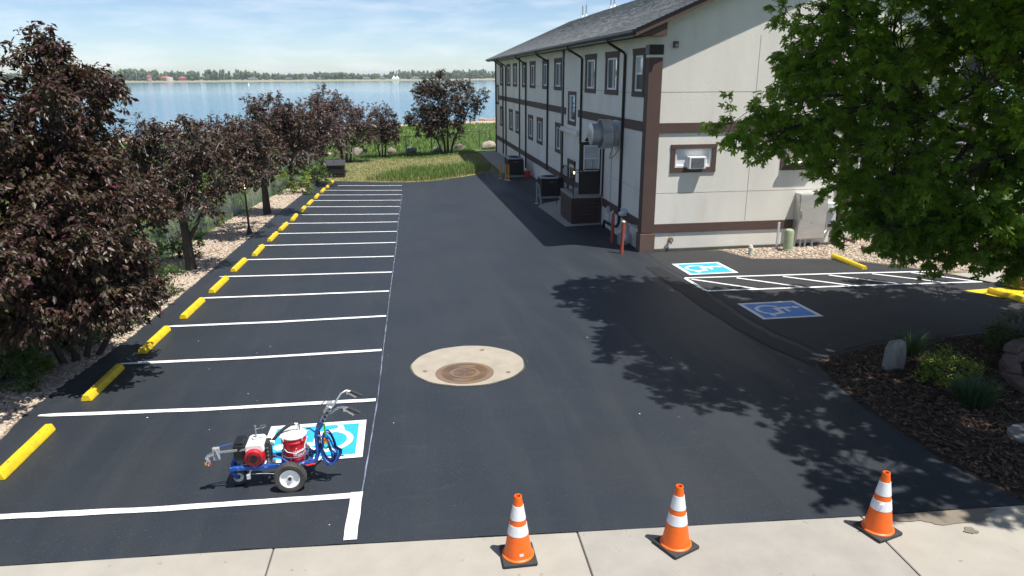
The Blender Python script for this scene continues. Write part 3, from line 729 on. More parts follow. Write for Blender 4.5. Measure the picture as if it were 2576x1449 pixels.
def leaves_arrays(P, D, L, tpl, rng, tilt=.55):
    tv, tf = tpl; n = len(P)
    N = unit(np.array([0, 0, 1.]) + rng.normal(0, tilt, (n, 3))); D = unit(D); S = unit(np.cross(N, D)); N = np.cross(D, S); L = L[:, None, None]
    V = P[:, None, :] + L * (tv[None, :, :1] * D[:, None] + tv[None, :, 1:2] * S[:, None] + tv[None, :, 2:3] * N[:, None])
    return V.reshape(-1, 3), (tf[None] + len(tv) * np.arange(n)[:, None, None]).reshape(-1, 3)
def curve(a, b, rng, sag=.12, n=5):
    a, b = np.array(a, float), np.array(b, float); L = np.linalg.norm(b - a); w = rng.normal(0, sag * L, 3) * [1, 1, .4]
    return [tuple(a + (b - a) * t + w * math.sin(math.pi * t) * .6 + np.array([0, 0, .10 * L * math.sin(math.pi * t)])) for t in np.linspace(0, 1, n)]
def canopy(blobs, z, k):
    """upper crown, mostly out of view, thickened to cast a more solid shadow"""
    return [(c, r, d * k if c[2] > z else d) for c, r, d in blobs]
def tree(name, label, cat, stems, blobs, leafmat, barkmat, leafL, tpl=LEAF_L, sub=14, twigs=7, lpt=11, rt=.32, droop=.45, seed=1, group=None, limb=.05, dead=0, tilt=.38, clump=.62, trunkname='trunk'):
    """stems: lists of (point, radius) from the ground up; blobs: (centre, radii, density) that fill the crown"""
    rng = np.random.default_rng(seed); rr = random.Random(seed)
    b0 = stems[0][0][0]; root = thing(name, label, cat, b0, group=group)
    mb = MB(); tips = []
    for s in stems:
        mb.tube([p for p, r in s], [r for p, r in s], 9); tips += [(np.array(p), r) for p, r in s[1:]]
    mb.build(trunkname, barkmat, root)
    br = MB(); LP, LD, LL = [], [], []
    for c, rad, dens in blobs:
        c, rad = np.array(c, float), np.array(rad, float)
        cand = [(np.linalg.norm(c - p) + (1.5 if p[2] > c[2] + .2 else 0), p, r) for p, r in tips]; _, p0, rp = min(cand, key=lambda q: q[0])
        r_l = min(rp * .8, limb); pts = curve(p0, c, rng, .10, 6); br.tube(pts, list(np.linspace(r_l, r_l * .4, 6)), 6)
        ns = max(3, int(sub * dens))
        d = unit(rng.normal(0, 1, (ns, 3))); SCn = c + d * rad * (rng.uniform(.15, 1, (ns, 1)) ** .45)
        for q in SCn:
            k = rr.randint(2, 5); br.tube(curve(pts[k], q, rng, .12, 4), [r_l * .34, r_l * .26, r_l * .18, .004], 4, cap=False)
            od = unit(q - c)
            for _ in range(twigs):
                td = unit(od * .7 + rng.normal(0, .62, 3) + np.array([0, 0, .12])); ln = rt * rr.uniform(.6, 1.3); e = q + td * ln
                br.tube([tuple(q), tuple((q + e) / 2 + np.array([0, 0, .03])), tuple(e)], [.007, .005, .003], 3, cap=False)
                t = np.where(rng.uniform(0, 1, lpt) < clump, rng.uniform(.82, 1.06, lpt), rng.uniform(.25, 1.0, lpt))[:, None]
                LP.append(q + td * ln * t + rng.normal(0, .028, (lpt, 3))); LD.append(td * .45 + rng.normal(0, .6, (lpt, 3)) * np.array([1, 1, .45]) + np.array([0, 0, -droop])); LL.append(leafL * rng.uniform(.5, 1.3, lpt))
        for _ in range(int(dead * ns)):
            q = SCn[rr.randrange(ns)]; e = q + unit(rng.normal(0, 1, 3) + np.array([0, 0, -.2])) * rr.uniform(.3, .7); br.tube(curve(q, e, rng, .2, 4), [.010, .008, .006, .003], 4, cap=False)
    br.build('branches', 'bark_pale' if dead else barkmat, root)
    Vv, Ff = leaves_arrays(np.concatenate(LP), np.concatenate(LD), np.concatenate(LL), tpl, rng, tilt)
    np_mesh('crown', Vv, Ff, leafmat, root)
    return root
def stem(x, y, *pts, r=.1, sink=.05):
    """stem from the ground at x, y through pts, tapering"""
    P = [(x, y, Z(x, y) - sink)] + list(pts); n = len(P)
    return [(p, r * (1.15 if i == 0 else 1 - .6 * i / n)) for i, p in enumerate(P)]

PG = 'purple leaved trees along the left edge of the lot'
tree('purple_tree', 'tall purple leaved tree at the left edge, rising above the lake horizon', 'tree',
     [stem(-6.75, 12.9, (-6.7, 12.9, .9), (-6.5, 12.8, 2.0), (-6.2, 12.9, 3.4), (-5.9, 13, 4.4), r=.12), stem(-6.95, 12.6, (-7.1, 12.4, 1.2), (-7.3, 12.2, 2.6), r=.08)],
     [((-6.1, 12.9, 4.2), (.75, 1., .62), 1.3), ((-5.3, 13.1, 4.55), (.42, .8, .34), .9), ((-5.35, 13.1, 3.75), (.5, .7, .4), .8), ((-6.9, 13.0, 4.5), (.4, .5, .35), .5), ((-6.3, 12.4, 3.2), (1.1, 1., .9), 1.5), ((-7.4, 12.6, 3.95), (1.0, 1., .85), 1.4), ((-7.1, 12.0, 2.9), (1.2, 1.0, 1.1), 1.5),
      ((-7.4, 11.6, 1.7), (1.1, .9, 1.0), 1.3), ((-6.3, 11.8, 2.2), (.95, .8, .8), 1.4), ((-5.74, 13.2, 4.98), (.2, .3, .32), .5), ((-5.6, 12.8, 3.1), (.8, .7, .5), 1.2), ((-6.5, 11.9, 1.6), (.8, .6, .5), 1.0), ((-5.95, 10.6, 2.35), (.5, .6, .4), .8)],
     'purple_leaf', 'bark', .112, sub=24, twigs=9, lpt=16, rt=.36, droop=.55, seed=3, group=PG)
tree('purple_tree', 'bushy purple leaved tree with low drooping boughs over the gravel by the nearest stalls', 'tree',
     [stem(-6.15, 13.35, (-6.0, 13.2, .7), (-5.6, 12.8, 1.5), r=.07), stem(-6.3, 13.25, (-6.4, 12.9, .8), (-6.2, 12.3, 1.6), r=.06), stem(-6.05, 13.5, (-5.7, 13.5, .8), (-5.2, 13.2, 1.7), r=.05), stem(-5.9, 13.6, (-5.3, 13.4, .6), (-4.6, 12.6, 1.3), r=.05)],
     [((-4.62, 12.0, 1.75), (.5, .5, .3), .9), ((-5.0, 12.1, 2.05), (.55, .6, .4), 1.0), ((-5.2, 11.8, 2.4), (.75, .6, .5), 1.2), ((-5.7, 11.9, 1.5), (.8, .6, .6), 1.2), ((-5.1, 11.8, 1.35), (.55, .5, .3), .9), ((-6.4, 12.3, 1.3), (.7, .5, .4), .9), ((-5.35, 12.6, 2.9), (.75, .7, .5), 1.1), ((-5.1, 13, 1.2), (.5, .5, .35), .7), ((-5.9, 12.6, 2.2), (.8, .7, .6), 1.0)],
     'purple_leaf', 'bark', .108, sub=25, twigs=9, lpt=15, rt=.33, droop=.6, seed=5, group=PG)
tree('purple_tree', 'reddish purple tree standing behind the bushy one, topped with red young leaves', 'tree',
     [stem(-6.4, 17.3, (-6.4, 17.2, 1.0), (-6.2, 17, 2.0), r=.08), stem(-6.5, 17.5, (-6.8, 17.4, 1.0), (-7.1, 17.2, 2.0), r=.06)],
     [((-6.1, 17, 2.45), (.9, .8, .7), 1.4), ((-7.0, 17, 2.7), (.8, .8, .6), 1.2), ((-5.75, 16.8, 2.0), (.5, .6, .45), .9), ((-6.8, 16.8, 1.5), (.7, .6, .5), 1.0), ((-7.6, 17.2, 2.2), (.8, .8, .7), 1.)],
     'purple_leaf', 'bark', .11, sub=22, twigs=8, lpt=14, rt=.36, droop=.5, seed=7, group=PG)
tree('purple_tree', 'purple tree with a forked pale trunk at the gravel edge before the lamp post', 'tree',
     [stem(-6.11, 20.83, (-6.12, 20.8, .2), (-6.15, 20.8, .9), (-6.3, 20.8, 1.8), (-6.5, 20.8, 2.5), r=.14), [((-6.1, 20.8, .35), .06), ((-5.8, 20.8, .9), .05), ((-5.4, 20.8, 1.6), .035), ((-5.2, 20.8, 2.1), .02)]],
     [((-6.5, 20.8, 3.0), (.9, .85, .6), 1.3), ((-5.6, 20.8, 3.1), (.75, .8, .5), 1.2), ((-7.1, 20.6, 2.5), (.7, .7, .7), 1.1), ((-5.15, 20.7, 2.3), (.6, .6, .5), 1.), ((-6.1, 20.6, 2.3), (.8, .7, .5), 1.1), ((-6.8, 20.4, 1.7), (.6, .6, .5), .7), ((-5.5, 20.5, 1.5), (.45, .5, .35), .5), ((-7.7, 20.8, 2.8), (.7, .7, .6), .9)],
     'purple_leaf', 'bark', .105, sub=20, twigs=8, lpt=14, rt=.36, droop=.5, seed=9, group=PG, dead=1.0)
tree('purple_tree', 'purple tree leaning beside the lamp post, drooping over the chain link fence', 'tree',
     [stem(-7.9, 26.8, (-7.7, 26.8, .6), (-7.1, 26.4, 1.6), (-6.4, 26, 2.3), r=.1)],
     [((-6.3, 25.6, 2.75), (1.0, .9, .7), 1.4), ((-5.3, 25.6, 2.6), (.8, .7, .65), 1.2), ((-7.1, 26, 2.6), (.8, .8, .7), 1.1), ((-5.0, 25.6, 1.8), (.6, .6, .5), 1.), ((-5.9, 25.5, 1.7), (.7, .6, .5), .9), ((-5.2, 27.5, 2.3), (.8, .8, .7), 1.)],
     'purple_leaf', 'bark', .11, sub=20, twigs=8, lpt=14, rt=.4, droop=.5, seed=11, group=PG, dead=.8)
tree('purple_tree', 'round crowned purple tree on a single dark trunk in the middle of the row', 'tree',
     [stem(-5.85, 31.36, (-5.85, 31.3, .3), (-5.8, 31.2, 1.1), (-5.5, 31, 2.2), r=.15), [((-5.82, 31.3, .7), .08), ((-6.2, 31.2, 1.5), .06), ((-6.4, 31, 2.2), .04)]],
     [((-5.25, 31, 3.3), (.85, .9, .75), 1.5), ((-5.95, 31, 2.8), (.95, .9, .75), 1.4), ((-4.55, 31, 2.75), (.8, .8, .75), 1.4), ((-6.6, 31, 2.2), (.6, .6, .6), 1.0), ((-4.25, 30.8, 1.8), (.55, .5, .55), .9), ((-5.3, 30.8, 2.1), (.95, .8, .5), 1.1)],
     'purple_leaf', 'bark', .12, sub=22, twigs=8, lpt=14, rt=.42, droop=.45, seed=13, group=PG, dead=.5)
tree('purple_tree', 'brownish purple tree above the lime green bush', 'tree',
     [stem(-6.3, 41.5, (-6.2, 41.5, .3), (-5.8, 41.5, 1.4), r=.12)],
     [((-5.3, 41.5, 2.6), (1.2, 1., .8), 1.5), ((-4.3, 41.5, 2.2), (.9, .8, .7), 1.3), ((-6.4, 41.5, 2.2), (.9, .8, .8), 1.1), ((-5.2, 41.3, 1.5), (.9, .7, .5), 1.0), ((-3.9, 41.5, 1.3), (.6, .6, .5), .8)],
     'purple_far', 'bark', .15, sub=18, twigs=7, lpt=11, rt=.46, droop=.45, seed=15, group=PG, dead=1.4)
tree('purple_tree', 'broad dull purple tree with many bare grey twigs behind the dumpster', 'tree',
     [stem(-5.3, 47.8, (-5.2, 47.8, .2), (-5.0, 47.8, 1.6), (-4.9, 47.8, 2.6), r=.12)],
     [((-4.7, 47.5, 3.3), (1.0, .9, .7), 1.3), ((-5.6, 47.5, 2.8), (1.1, .9, .8), 1.3), ((-3.7, 47.5, 2.7), (.9, .8, .75), 1.2), ((-5.4, 47.2, 1.6), (1.2, .9, .9), 1.3), ((-4.0, 47.4, 1.6), (.9, .8, .7), 1.1), ((-5.8, 47, .6), (.7, .7, .6), .9)],
     'purple_far', 'bark', .15, sub=17, twigs=7, lpt=11, rt=.46, droop=.4, seed=17, group=PG, dead=1.6)
BG = 'small trees in front of the back fence'
tree('multi_stem_tree', 'thin brownish multi stemmed tree rising behind the dumpster', 'tree',
     [stem(-4.4, 54.3, (-4.5, 54.3, 0), (-4.7, 54.3, 1.2), r=.09), stem(-4.15, 54.3, (-4.1, 54.3, 0), (-4.0, 54.3, 1.4), r=.09), stem(-3.9, 54.4, (-3.7, 54.4, 0), (-3.3, 54.4, 1.2), r=.06)],
     [((-4.6, 54.2, 2.3), (1.0, .9, 1.1), 1.4), ((-3.6, 54.2, 2.1), (1.0, .9, 1.1), 1.4), ((-2.7, 54.3, 1.8), (.55, .6, 1.3), 1.), ((-4.2, 54.2, 1.0), (1.3, .9, .7), 1.3), ((-2.9, 54.2, .8), (.7, .7, .7), .8)],
     'purple_far', 'bark', .16, sub=17, twigs=7, lpt=10, rt=.48, droop=.2, seed=19, group=BG, dead=1.2)
tree('multi_stem_tree', 'small rounded red purple tree, thinnest of the back fence trees', 'tree',
     [stem(-1.75, 57, (-1.95, 57, -.3), (-2.2, 57, .4), r=.05), stem(-1.6, 57, (-1.6, 57, -.2), (-1.6, 57, .7), r=.06), stem(-1.45, 57, (-1.3, 57, -.2), (-1.1, 57, .7), r=.06)],
     [((-1.4, 57, 1.7), (.85, .7, 1.0), 1.5), ((-2.0, 57, .6), (1.0, .7, .6), 1.2), ((-.8, 57, .7), (.95, .7, .6), 1.3), ((-1.0, 57, 1.4), (.7, .6, .8), 1.2), ((-1.9, 57, 1.4), (.6, .5, .8), 1.0)],
     'purple_far', 'bark', .15, sub=17, twigs=7, lpt=10, rt=.42, droop=.05, seed=21, group=BG)
tree('multi_stem_tree', 'largest of the back fence trees, mixed purple and green, beside the building', 'tree',
     [stem(3.3, 57.5, (3.2, 57.5, 0), (2.9, 57.5, 1.2), (2.6, 57.5, 2.6), r=.09), stem(3.5, 57.5, (3.5, 57.5, 0), (3.5, 57.5, 1.6), (3.4, 57.5, 3.2), r=.09), stem(3.7, 57.5, (4.0, 57.5, .1), (4.7, 57.5, 1.3), (5.2, 57.5, 2.4), r=.09), stem(3.1, 57.5, (2.7, 57.5, 0), (2.0, 57.5, 1.0), r=.07)],
     [((2.4, 57.5, 2.6), (1.3, 1.2, 1.3), 1.8), ((2.9, 57.5, 4.1), (1.0, 1., .8), 1.5), ((1.6, 57.5, 1.5), (1.2, 1.1, .8), 1.6), ((3.7, 57.5, 2.3), (1.2, 1., 1.2), 1.7), ((4.9, 57.5, 2.7), (.9, .9, 1.0), 1.0), ((5.8, 57.5, 3.2), (.8, .8, .7), .6), ((4.7, 57.5, 3.9), (.6, .6, .6), .5), ((3.3, 57.5, 1.1), (1.5, 1.1, .7), 1.5), ((1.9, 57.5, 3.4), (.8, .8, .8), 1.0)],
     'mixed_leaf', 'bark', .18, sub=23, twigs=7, lpt=12, rt=.48, droop=.1, seed=23, group=BG)
tree('maple_tree', 'large green maple overhanging the side parking bays in front of the gable wall', 'tree',
     [stem(14.0, 12.3, (13.9, 12.3, .5), (13.5, 12.3, 1.9), (12.6, 12.3, 3.6), (11.6, 12.0, 5.2), (11, 11.8, 6.6), r=.27),
      [((13.5, 12.3, 1.9), .13), ((12.0, 12.2, 2.9), .10), ((10.4, 12, 3.7), .07), ((9.4, 12, 4.1), .05)], [((12.2, 12.3, 3.4), .13), ((11.2, 10.6, 4.9), .10), ((9.8, 9, 6.0), .07)]],
     canopy([((8.35, 12.1, 5.55), (1.35, 1.4, 1.1), 1.35), ((8.2, 12.3, 4.35), (1.25, 1.3, .8), 1.2), ((8.75, 12.2, 3.4), (1.1, 1.3, .75), 1.1), ((9.25, 12.4, 2.45), (.9, 1.2, .65), 1.0), ((10.4, 12.2, 2.05), (1.15, 1.4, .6), 1.2), ((11.6, 12.4, 1.75), (1.2, 1.4, .5), 1.),
      ((10.1, 11.6, 3.2), (1.4, 1.5, .9), 1.2), ((10.1, 11.4, 4.7), (1.6, 1.6, 1.1), 1.3), ((9.8, 11.6, 6.1), (1.7, 1.6, 1.0), 1.), ((11.8, 11.6, 4.2), (1.4, 1.5, 1.2), 1.), ((11.9, 11.8, 2.6), (1.3, 1.4, .9), 1.2), ((12.4, 11.3, 2.0), (1.1, 1.2, .6), 1.1), ((11.0, 11.4, 1.95), (1.1, 1.1, .5), 1.0), ((12.9, 11.8, 3.2), (1.1, 1.3, 1.0), 1.0), ((9.95, 12.6, 1.95), (.8, 1., .45), .8), ((12.0, 11.2, 5.6), (1.3, 1.3, .8), .9), ((10.2, 13.6, 2.6), (1.1, 1., .8), .7),
      ((6.55, 12.05, 3.85), (.42, .35, .22), .30), ((5.85, 12.0, 4.05), (.30, .25, .20), .18), ((7.3, 12.1, 3.95), (.45, .5, .35), .45), ((7.1, 12.2, 5.75), (.5, .7, .5), .5), ((7.3, 12.2, 4.9), (.5, .6, .3), .4),
      ((13.0, 11.5, 4.3), (1.2, 1.3, 1.0), 1.0), ((13.5, 12.3, 3.2), (1.2, 1.3, .9), 1.0), ((12.6, 12.6, 6.2), (1.3, 1.3, .8), 1.0), ((13.4, 11.0, 2.3), (1.0, 1.2, .7), .9), ((10.8, 12.2, 5.2), (1.3, 1.2, .9), 1.3), ((11.8, 12.2, 5.9), (1.2, 1.2, .8), 1.1), ((10.4, 12.2, 6.5), (1.2, 1.3, .6), .7),
      ((8.6, 13.2, 7.7), (1.5, 1.2, .7), 1.0), ((7.6, 12.6, 8.0), (1.2, 1.2, .6), 1.2), ((8.0, 11.0, 8.3), (1.2, 1.0, .5), .8), ((7.3, 14.2, 7.8), (1.1, 1.3, .6), 1.0), ((9.2, 8.2, 6.8), (1.9, 1.7, .9), 1.6), ((8.1, 8.4, 7.4), (1.7, 1.6, .8), 1.6), ((9.8, 6.0, 6.4), (1.6, 1.3, .8), 1.3), ((12.5, 9.5, 6.0), (2., 2., 1.2), 1.5), ((11.2, 11.5, 8.2), (2.2, 2.2, 1.0), 1.3), ((14, 13, 5), (1.6, 1.8, 1.8), .8),
      ((10.8, 6.0, 7.0), (2.2, 2.0, .9), 1.7), ((12.8, 6.2, 6.6), (2.2, 2.0, .9), 1.5), ((8.4, 5.6, 6.8), (1.5, 1.4, .8), 1.4), ((11.8, 8.3, 7.5), (2.2, 2.0, .9), 1.7), ((8.3, 10.2, 8.0), (1.8, 1.8, .8), 1.8), ((7.0, 9.8, 7.9), (.9, 1.5, .6), 1.0), ((9.3, 10.2, 8.2), (1.9, 1.9, .8), 1.6), ((7.8, 13.6, 7.9), (1.6, 1.7, .8), 1.4), ((13.6, 8.6, 7.2), (1.8, 1.8, .9), 1.2), ((14.6, 10.6, 6.6), (1.8, 1.8, 1.0), 1.1), ((11.4, 4.6, 6.4), (2., 1.2, .7), 1.3), ((13.5, 4.6, 6.0), (2., 1.4, .8), 1.2)], 6.3, 1.55),  # unseen boughs overhead, added so the mulch and bays lie in shade
     'maple_leaf', 'bark', .14, tpl=LEAF_M, sub=24, twigs=8, lpt=11, rt=.42, droop=.5, seed=31, limb=.075, tilt=.5)

def shrub(name, label, cat, c, rad, leafmat, leafL, n=1, seed=1, group=None, dens=1.0, **kw):
    x, y = c; z = Z(x, y)
    st = [stem(x, y, (x + .04, y, z + rad[2] * .6), (x + .1, y + .02, z + rad[2]), r=.025), stem(x + .06, y + .03, (x - rad[0] * .4, y, z + rad[2] * .8), r=.02), stem(x - .05, y, (x + rad[0] * .5, y - .05, z + rad[2] * .8), r=.02)]
    bl = [((x, y, z + rad[2] * .95), rad, 1.0 * dens), ((x + rad[0] * .55, y - rad[1] * .2, z + rad[2] * .7), tuple(q * .62 for q in rad), .6 * dens), ((x - rad[0] * .55, y - rad[1] * .1, z + rad[2] * .75), tuple(q * .62 for q in rad), .6 * dens)]
    return tree(name, label, cat, st, bl, leafmat, 'bark', leafL, seed=seed, group=group, trunkname='stems', limb=.015, **{**dict(sub=16, twigs=6, lpt=11, rt=.2, droop=.2), **kw})
shrub('shrub', 'lime green bush under the purple trees near the far end of the gravel', 'shrub', (-5.75, 38.6), (.9, .8, .8), 'lime_leaf', .1, seed=41, rt=.3)
shrub('shrub', 'green bush behind the lime one, close to the dumpster', 'shrub', (-5.3, 43.9), (.8, .7, .8), 'green_leaf', .1, seed=42, rt=.3)
shrub('shrub', 'green leafy bush against the fence behind the forked trunk', 'shrub', (-6.95, 22.6), (.55, .6, .85), 'green_leaf', .09, seed=43)
shrub('shrub', 'low green shrub at the gravel edge right of the drooping boughs', 'shrub', (-6.0, 17.9), (.4, .4, .45), 'green_leaf', .08, seed=44)
shrub('shrub', 'bright yellow green bush at the lower left corner beyond the timber', 'shrub', (-7.9, 13.4), (.9, .8, .7), 'lime_leaf', .08, seed=45, dens=1.4)
shrub('shrub', 'dark green undergrowth bush below the tall purple tree', 'shrub', (-6.75, 14.3), (.8, .6, .55), 'green_leaf', .08, seed=46, dens=1.2)
shrub('shrub', 'green sucker shrub at the foot of the bushy purple tree', 'shrub', (-6.1, 15.4), (.45, .45, .55), 'green_leaf', .08, seed=47)
shrub('shrub', 'green shrub beyond the fence between the purple trees', 'shrub', (-7.9, 28.5), (.9, .9, 1.1), 'lime_leaf', .1, seed=48, rt=.3)
shrub('shrub', 'tall green shrub outside the fence near the lamp post', 'shrub', (-8.2, 33.5), (1., 1., 1.2), 'green_leaf', .1, seed=49, rt=.3)
shrub('shrub', 'yellow green mound shrub in the mulch behind the tufted grass', 'shrub', (8.75, 9.75), (.36, .32, .22), 'lime_leaf', .05, seed=50, dens=1.5, lpt=13)
shrub('shrub', 'small green mound shrub at the back of the mulch bed', 'shrub', (11.3, 11.15), (.45, .3, .25), 'green_leaf', .05, seed=51, dens=1.2)
shrub('shrub', 'leafy green undergrowth at the left frame edge below the tall purple tree', 'shrub', (-7.0, 12.2), (.7, .6, .45), 'green_leaf', .08, seed=52, dens=1.3)
shrub('shrub', 'sunlit green weeds sprouting between the timber and the gravel', 'shrub', (-6.9, 12.9), (.5, .5, .35), 'lime_leaf', .07, seed=53, dens=1.2)
def tuft(label, c, r, h, n):
    a = NP.uniform(0, 6.3, n); q = r * NP.uniform(0, 1, n) ** .6; P = np.stack([c[0] + q * np.cos(a), c[1] + q * np.sin(a)], 1)
    root = thing('grass_tuft', label, 'ornamental grass', (c[0], c[1], Z(*c)), group='ornamental grasses in the mulch')
    blades('foliage', P, h, .012, 'dark_blade', .7, root, kind=None, out=c)
tuft('tuft of dark ornamental grass right behind the standing stone', (8.95, 10.95), .16, .55, 260)
tuft('large tuft of blue green ornamental grass in front of the mound shrub', (8.45, 8.85), .24, .5, 420)

# ------------------------------------------------------------------ building
BX, BY, BYE, BXR = 7.12, 20.6, 55.35, 13.5
bld = thing('motel_building', 'two storey beige stucco building with brown trim and grey gable roof', 'building', (BX, BY, Z(BX, BY)))
GZ0 = -1.1
RS = .428
def roof_z(x): return 6.06 + (x - 6.5) * RS
def facade(mb, mg, fn, us, zs, holes, grooves, top=None, dep=.09):
    """wall quads on a grid with window holes (reveals dep deep) and recessed joints; fn(u, z, d) -> point, d = depth inwards"""
    U = sorted(set(us + [h[0] for h in holes] + [h[1] for h in holes] + [q for g in grooves for q in g[:2]])); W = sorted(set(zs + [h[2] for h in holes] + [h[3] for h in holes] + [q for g in grooves for q in g[2:]]))
    for a, b in zip(U, U[1:]):
        for c, d in zip(W, W[1:]):
            mu_, mv = (a + b) / 2, (c + d) / 2
            if any(h[0] < mu_ < h[1] and h[2] < mv < h[3] for h in holes): continue
            if any(h[0] < mu_ < h[1] and h[2] < mv < h[3] for h in grooves):
                mg.add([fn(a, c, .014), fn(b, c, .014), fn(b, d, .014), fn(a, d, .014)], [(0, 1, 2, 3)]); continue
            mb.add([fn(a, c, 0), fn(b, c, 0), fn(b, d, 0), fn(a, d, 0)], [(0, 1, 2, 3)])
    for hs, dp in ((holes, dep), (grooves, .014)):
        for a, b, c, d in hs:
            mb.add([fn(a, c, 0), fn(b, c, 0), fn(b, d, 0), fn(a, d, 0), fn(a, c, dp), fn(b, c, dp), fn(b, d, dp), fn(a, d, dp)], [(0, 1, 5, 4), (1, 2, 6, 5), (2, 3, 7, 6), (3, 0, 4, 7)])
left = lambda u, z, d: (BX + d, u, z)
front = lambda u, z, d: (u, BY + d, z)
WU = [(51.9, 52.8), (48.2, 49.45), (45.45, 46.65), (42.0, 43.05), (39.15, 40.4), (35.65, 36.75), (32.6, 33.85), (26.75, 28.0), (23.9, 25.15), (21.25, 22.05)]
WL = [(52.0, 52.95), (47.2, 48.45), (44.55, 45.65), (39.75, 40.95), (36.95, 38.25), (32.45, 33.5)]
WM = [(29.75, 30.9, 2.98, 4.06), (54.0, 55.1, 3.0, 4.1)]
HL = [(a, b, 4.36, 5.40) for a, b in WU] + [(a, b, 1.56, 2.56) for a, b in WL] + WM + [(29.7, 30.75, -.55, 1.2)]
mb, mg = MB(), MB()
facade(mb, mg, left, [BY, BYE], [GZ0, 5.93], HL, [(21.0, 29.0, 4.30, 4.318), (30.95, BYE, 4.30, 4.318), (21.0, 25.0, 1.43, 1.448), (26.3, BYE, 1.43, 1.448)])
HF = [(8.0, 9.16, 2.17, 2.72), (11.52, 12.65, 2.17, 2.70), (11.52, 12.65, 4.36, 5.46)]
facade(mb, mg, front, [BX, BXR], [GZ0, 5.93], HF, [(7.45, BXR, 4.34, 4.358), (7.45, BXR, 1.395, 1.413), (10.38, 10.398, 0.5, 3.18), (10.38, 10.398, 3.48, 5.93)])
mb.add([(BX, BY, 5.93), (19.0, BY, 5.93), (19.0, BY, 5.95), (12.9, BY, roof_z(12.9) - .12), (BX, BY, roof_z(BX) - .12)], [(0, 1, 2, 3, 4)])
mb.add([(BXR, BY, GZ0), (BXR, 21.5, GZ0), (BXR, 21.5, 5.93), (BXR, BY, 5.93)], [(0, 1, 2, 3)])
mb.add([(BX, BYE, GZ0), (19.0, BYE, GZ0), (19.0, BYE, 5.93), (12.9, BYE, roof_z(12.9) - .12), (BX, BYE, 5.93)], [(0, 1, 2, 3, 4)])
mb.add([(19.0, 21.5, GZ0), (19.0, BYE, GZ0), (19.0, BYE, 5.93), (19.0, 21.5, 5.93)], [(0, 1, 2, 3)])
wing_f = lambda u, z, d: (u, 21.5 + d, z)
HW = [(14.0, 15.3, .95, 2.35), (15.7, 17.3, .95, 2.35), (17.6, 18.7, .95, 2.35), (14.6, 16.0, 4.2, 5.4), (17.2, 18.5, 4.2, 5.4)]
facade(mb, mg, wing_f, [BXR, 19.0], [GZ0, 5.93], HW, [(BXR, 19.0, 4.0, 4.018)])
mb.build('wall', 'stucco', bld, smooth=False); mg.build('wall_joints', 'groove', bld, smooth=False, kind='stuff')

def trim(name, m, *boxes, bev=.006):
    for b in boxes:
        q = MB(); q.box(*b); q.build(name, m, bld, smooth=False, bevel=bev, seg=1)
e = .035
trim('trim_band', 'brown', (BX - e, BX + .0, 21.0, 29.2, 3.21, 3.5), (BX - e, BX, 31.45, 53.6, 3.21, 3.5), (BX - e, BX, 20.88, 25.15, .27, .56), (BX - e, BX, 26.3, BYE, .27, .56),
     (7.45, 13.42, BY - e, BY, 3.19, 3.48), (7.45, 13.42, BY - e, BY, .19, .47), (13.6, 19.0, 21.5 - e, 21.5, 2.95, 3.25), (13.6, 19.0, 21.5 - e, 21.5, .25, .5))
trim('corner_pilaster', 'brown', (7.03, 7.44, 20.52, 20.84, .21, 5.31)); trim('pilaster_cap', 'dark_brown', (7.02, 7.45, 20.51, 20.85, 5.39, 5.66)); trim('pilaster_neck', 'stucco', (7.05, 7.42, 20.54, 20.82, 5.31, 5.39)); trim('pilaster_plinth', 'brown_light', (7.0, 7.47, 20.49, 20.87, -.5, .19))
trim('wall_strip', 'dark_brown', (BX - .06, BX, 44.05, 44.28, -.62, 5.92), (BX - .06, BX, 31.95, 32.2, -.5, 5.92)); trim('corner_strip', 'brown', (13.38, 13.62, 20.55, 20.95, -.3, 5.9), (7.04, 7.16, 55.2, 55.45, -.8, 5.9))
trim('wall_ledge', 'stucco', (BX - .16, BX, 28.8, 31.93, 2.50, 2.68))
trim('foundation', 'foundation', (7.2, 13.45, 20.53, 20.61, -.85, -.30))

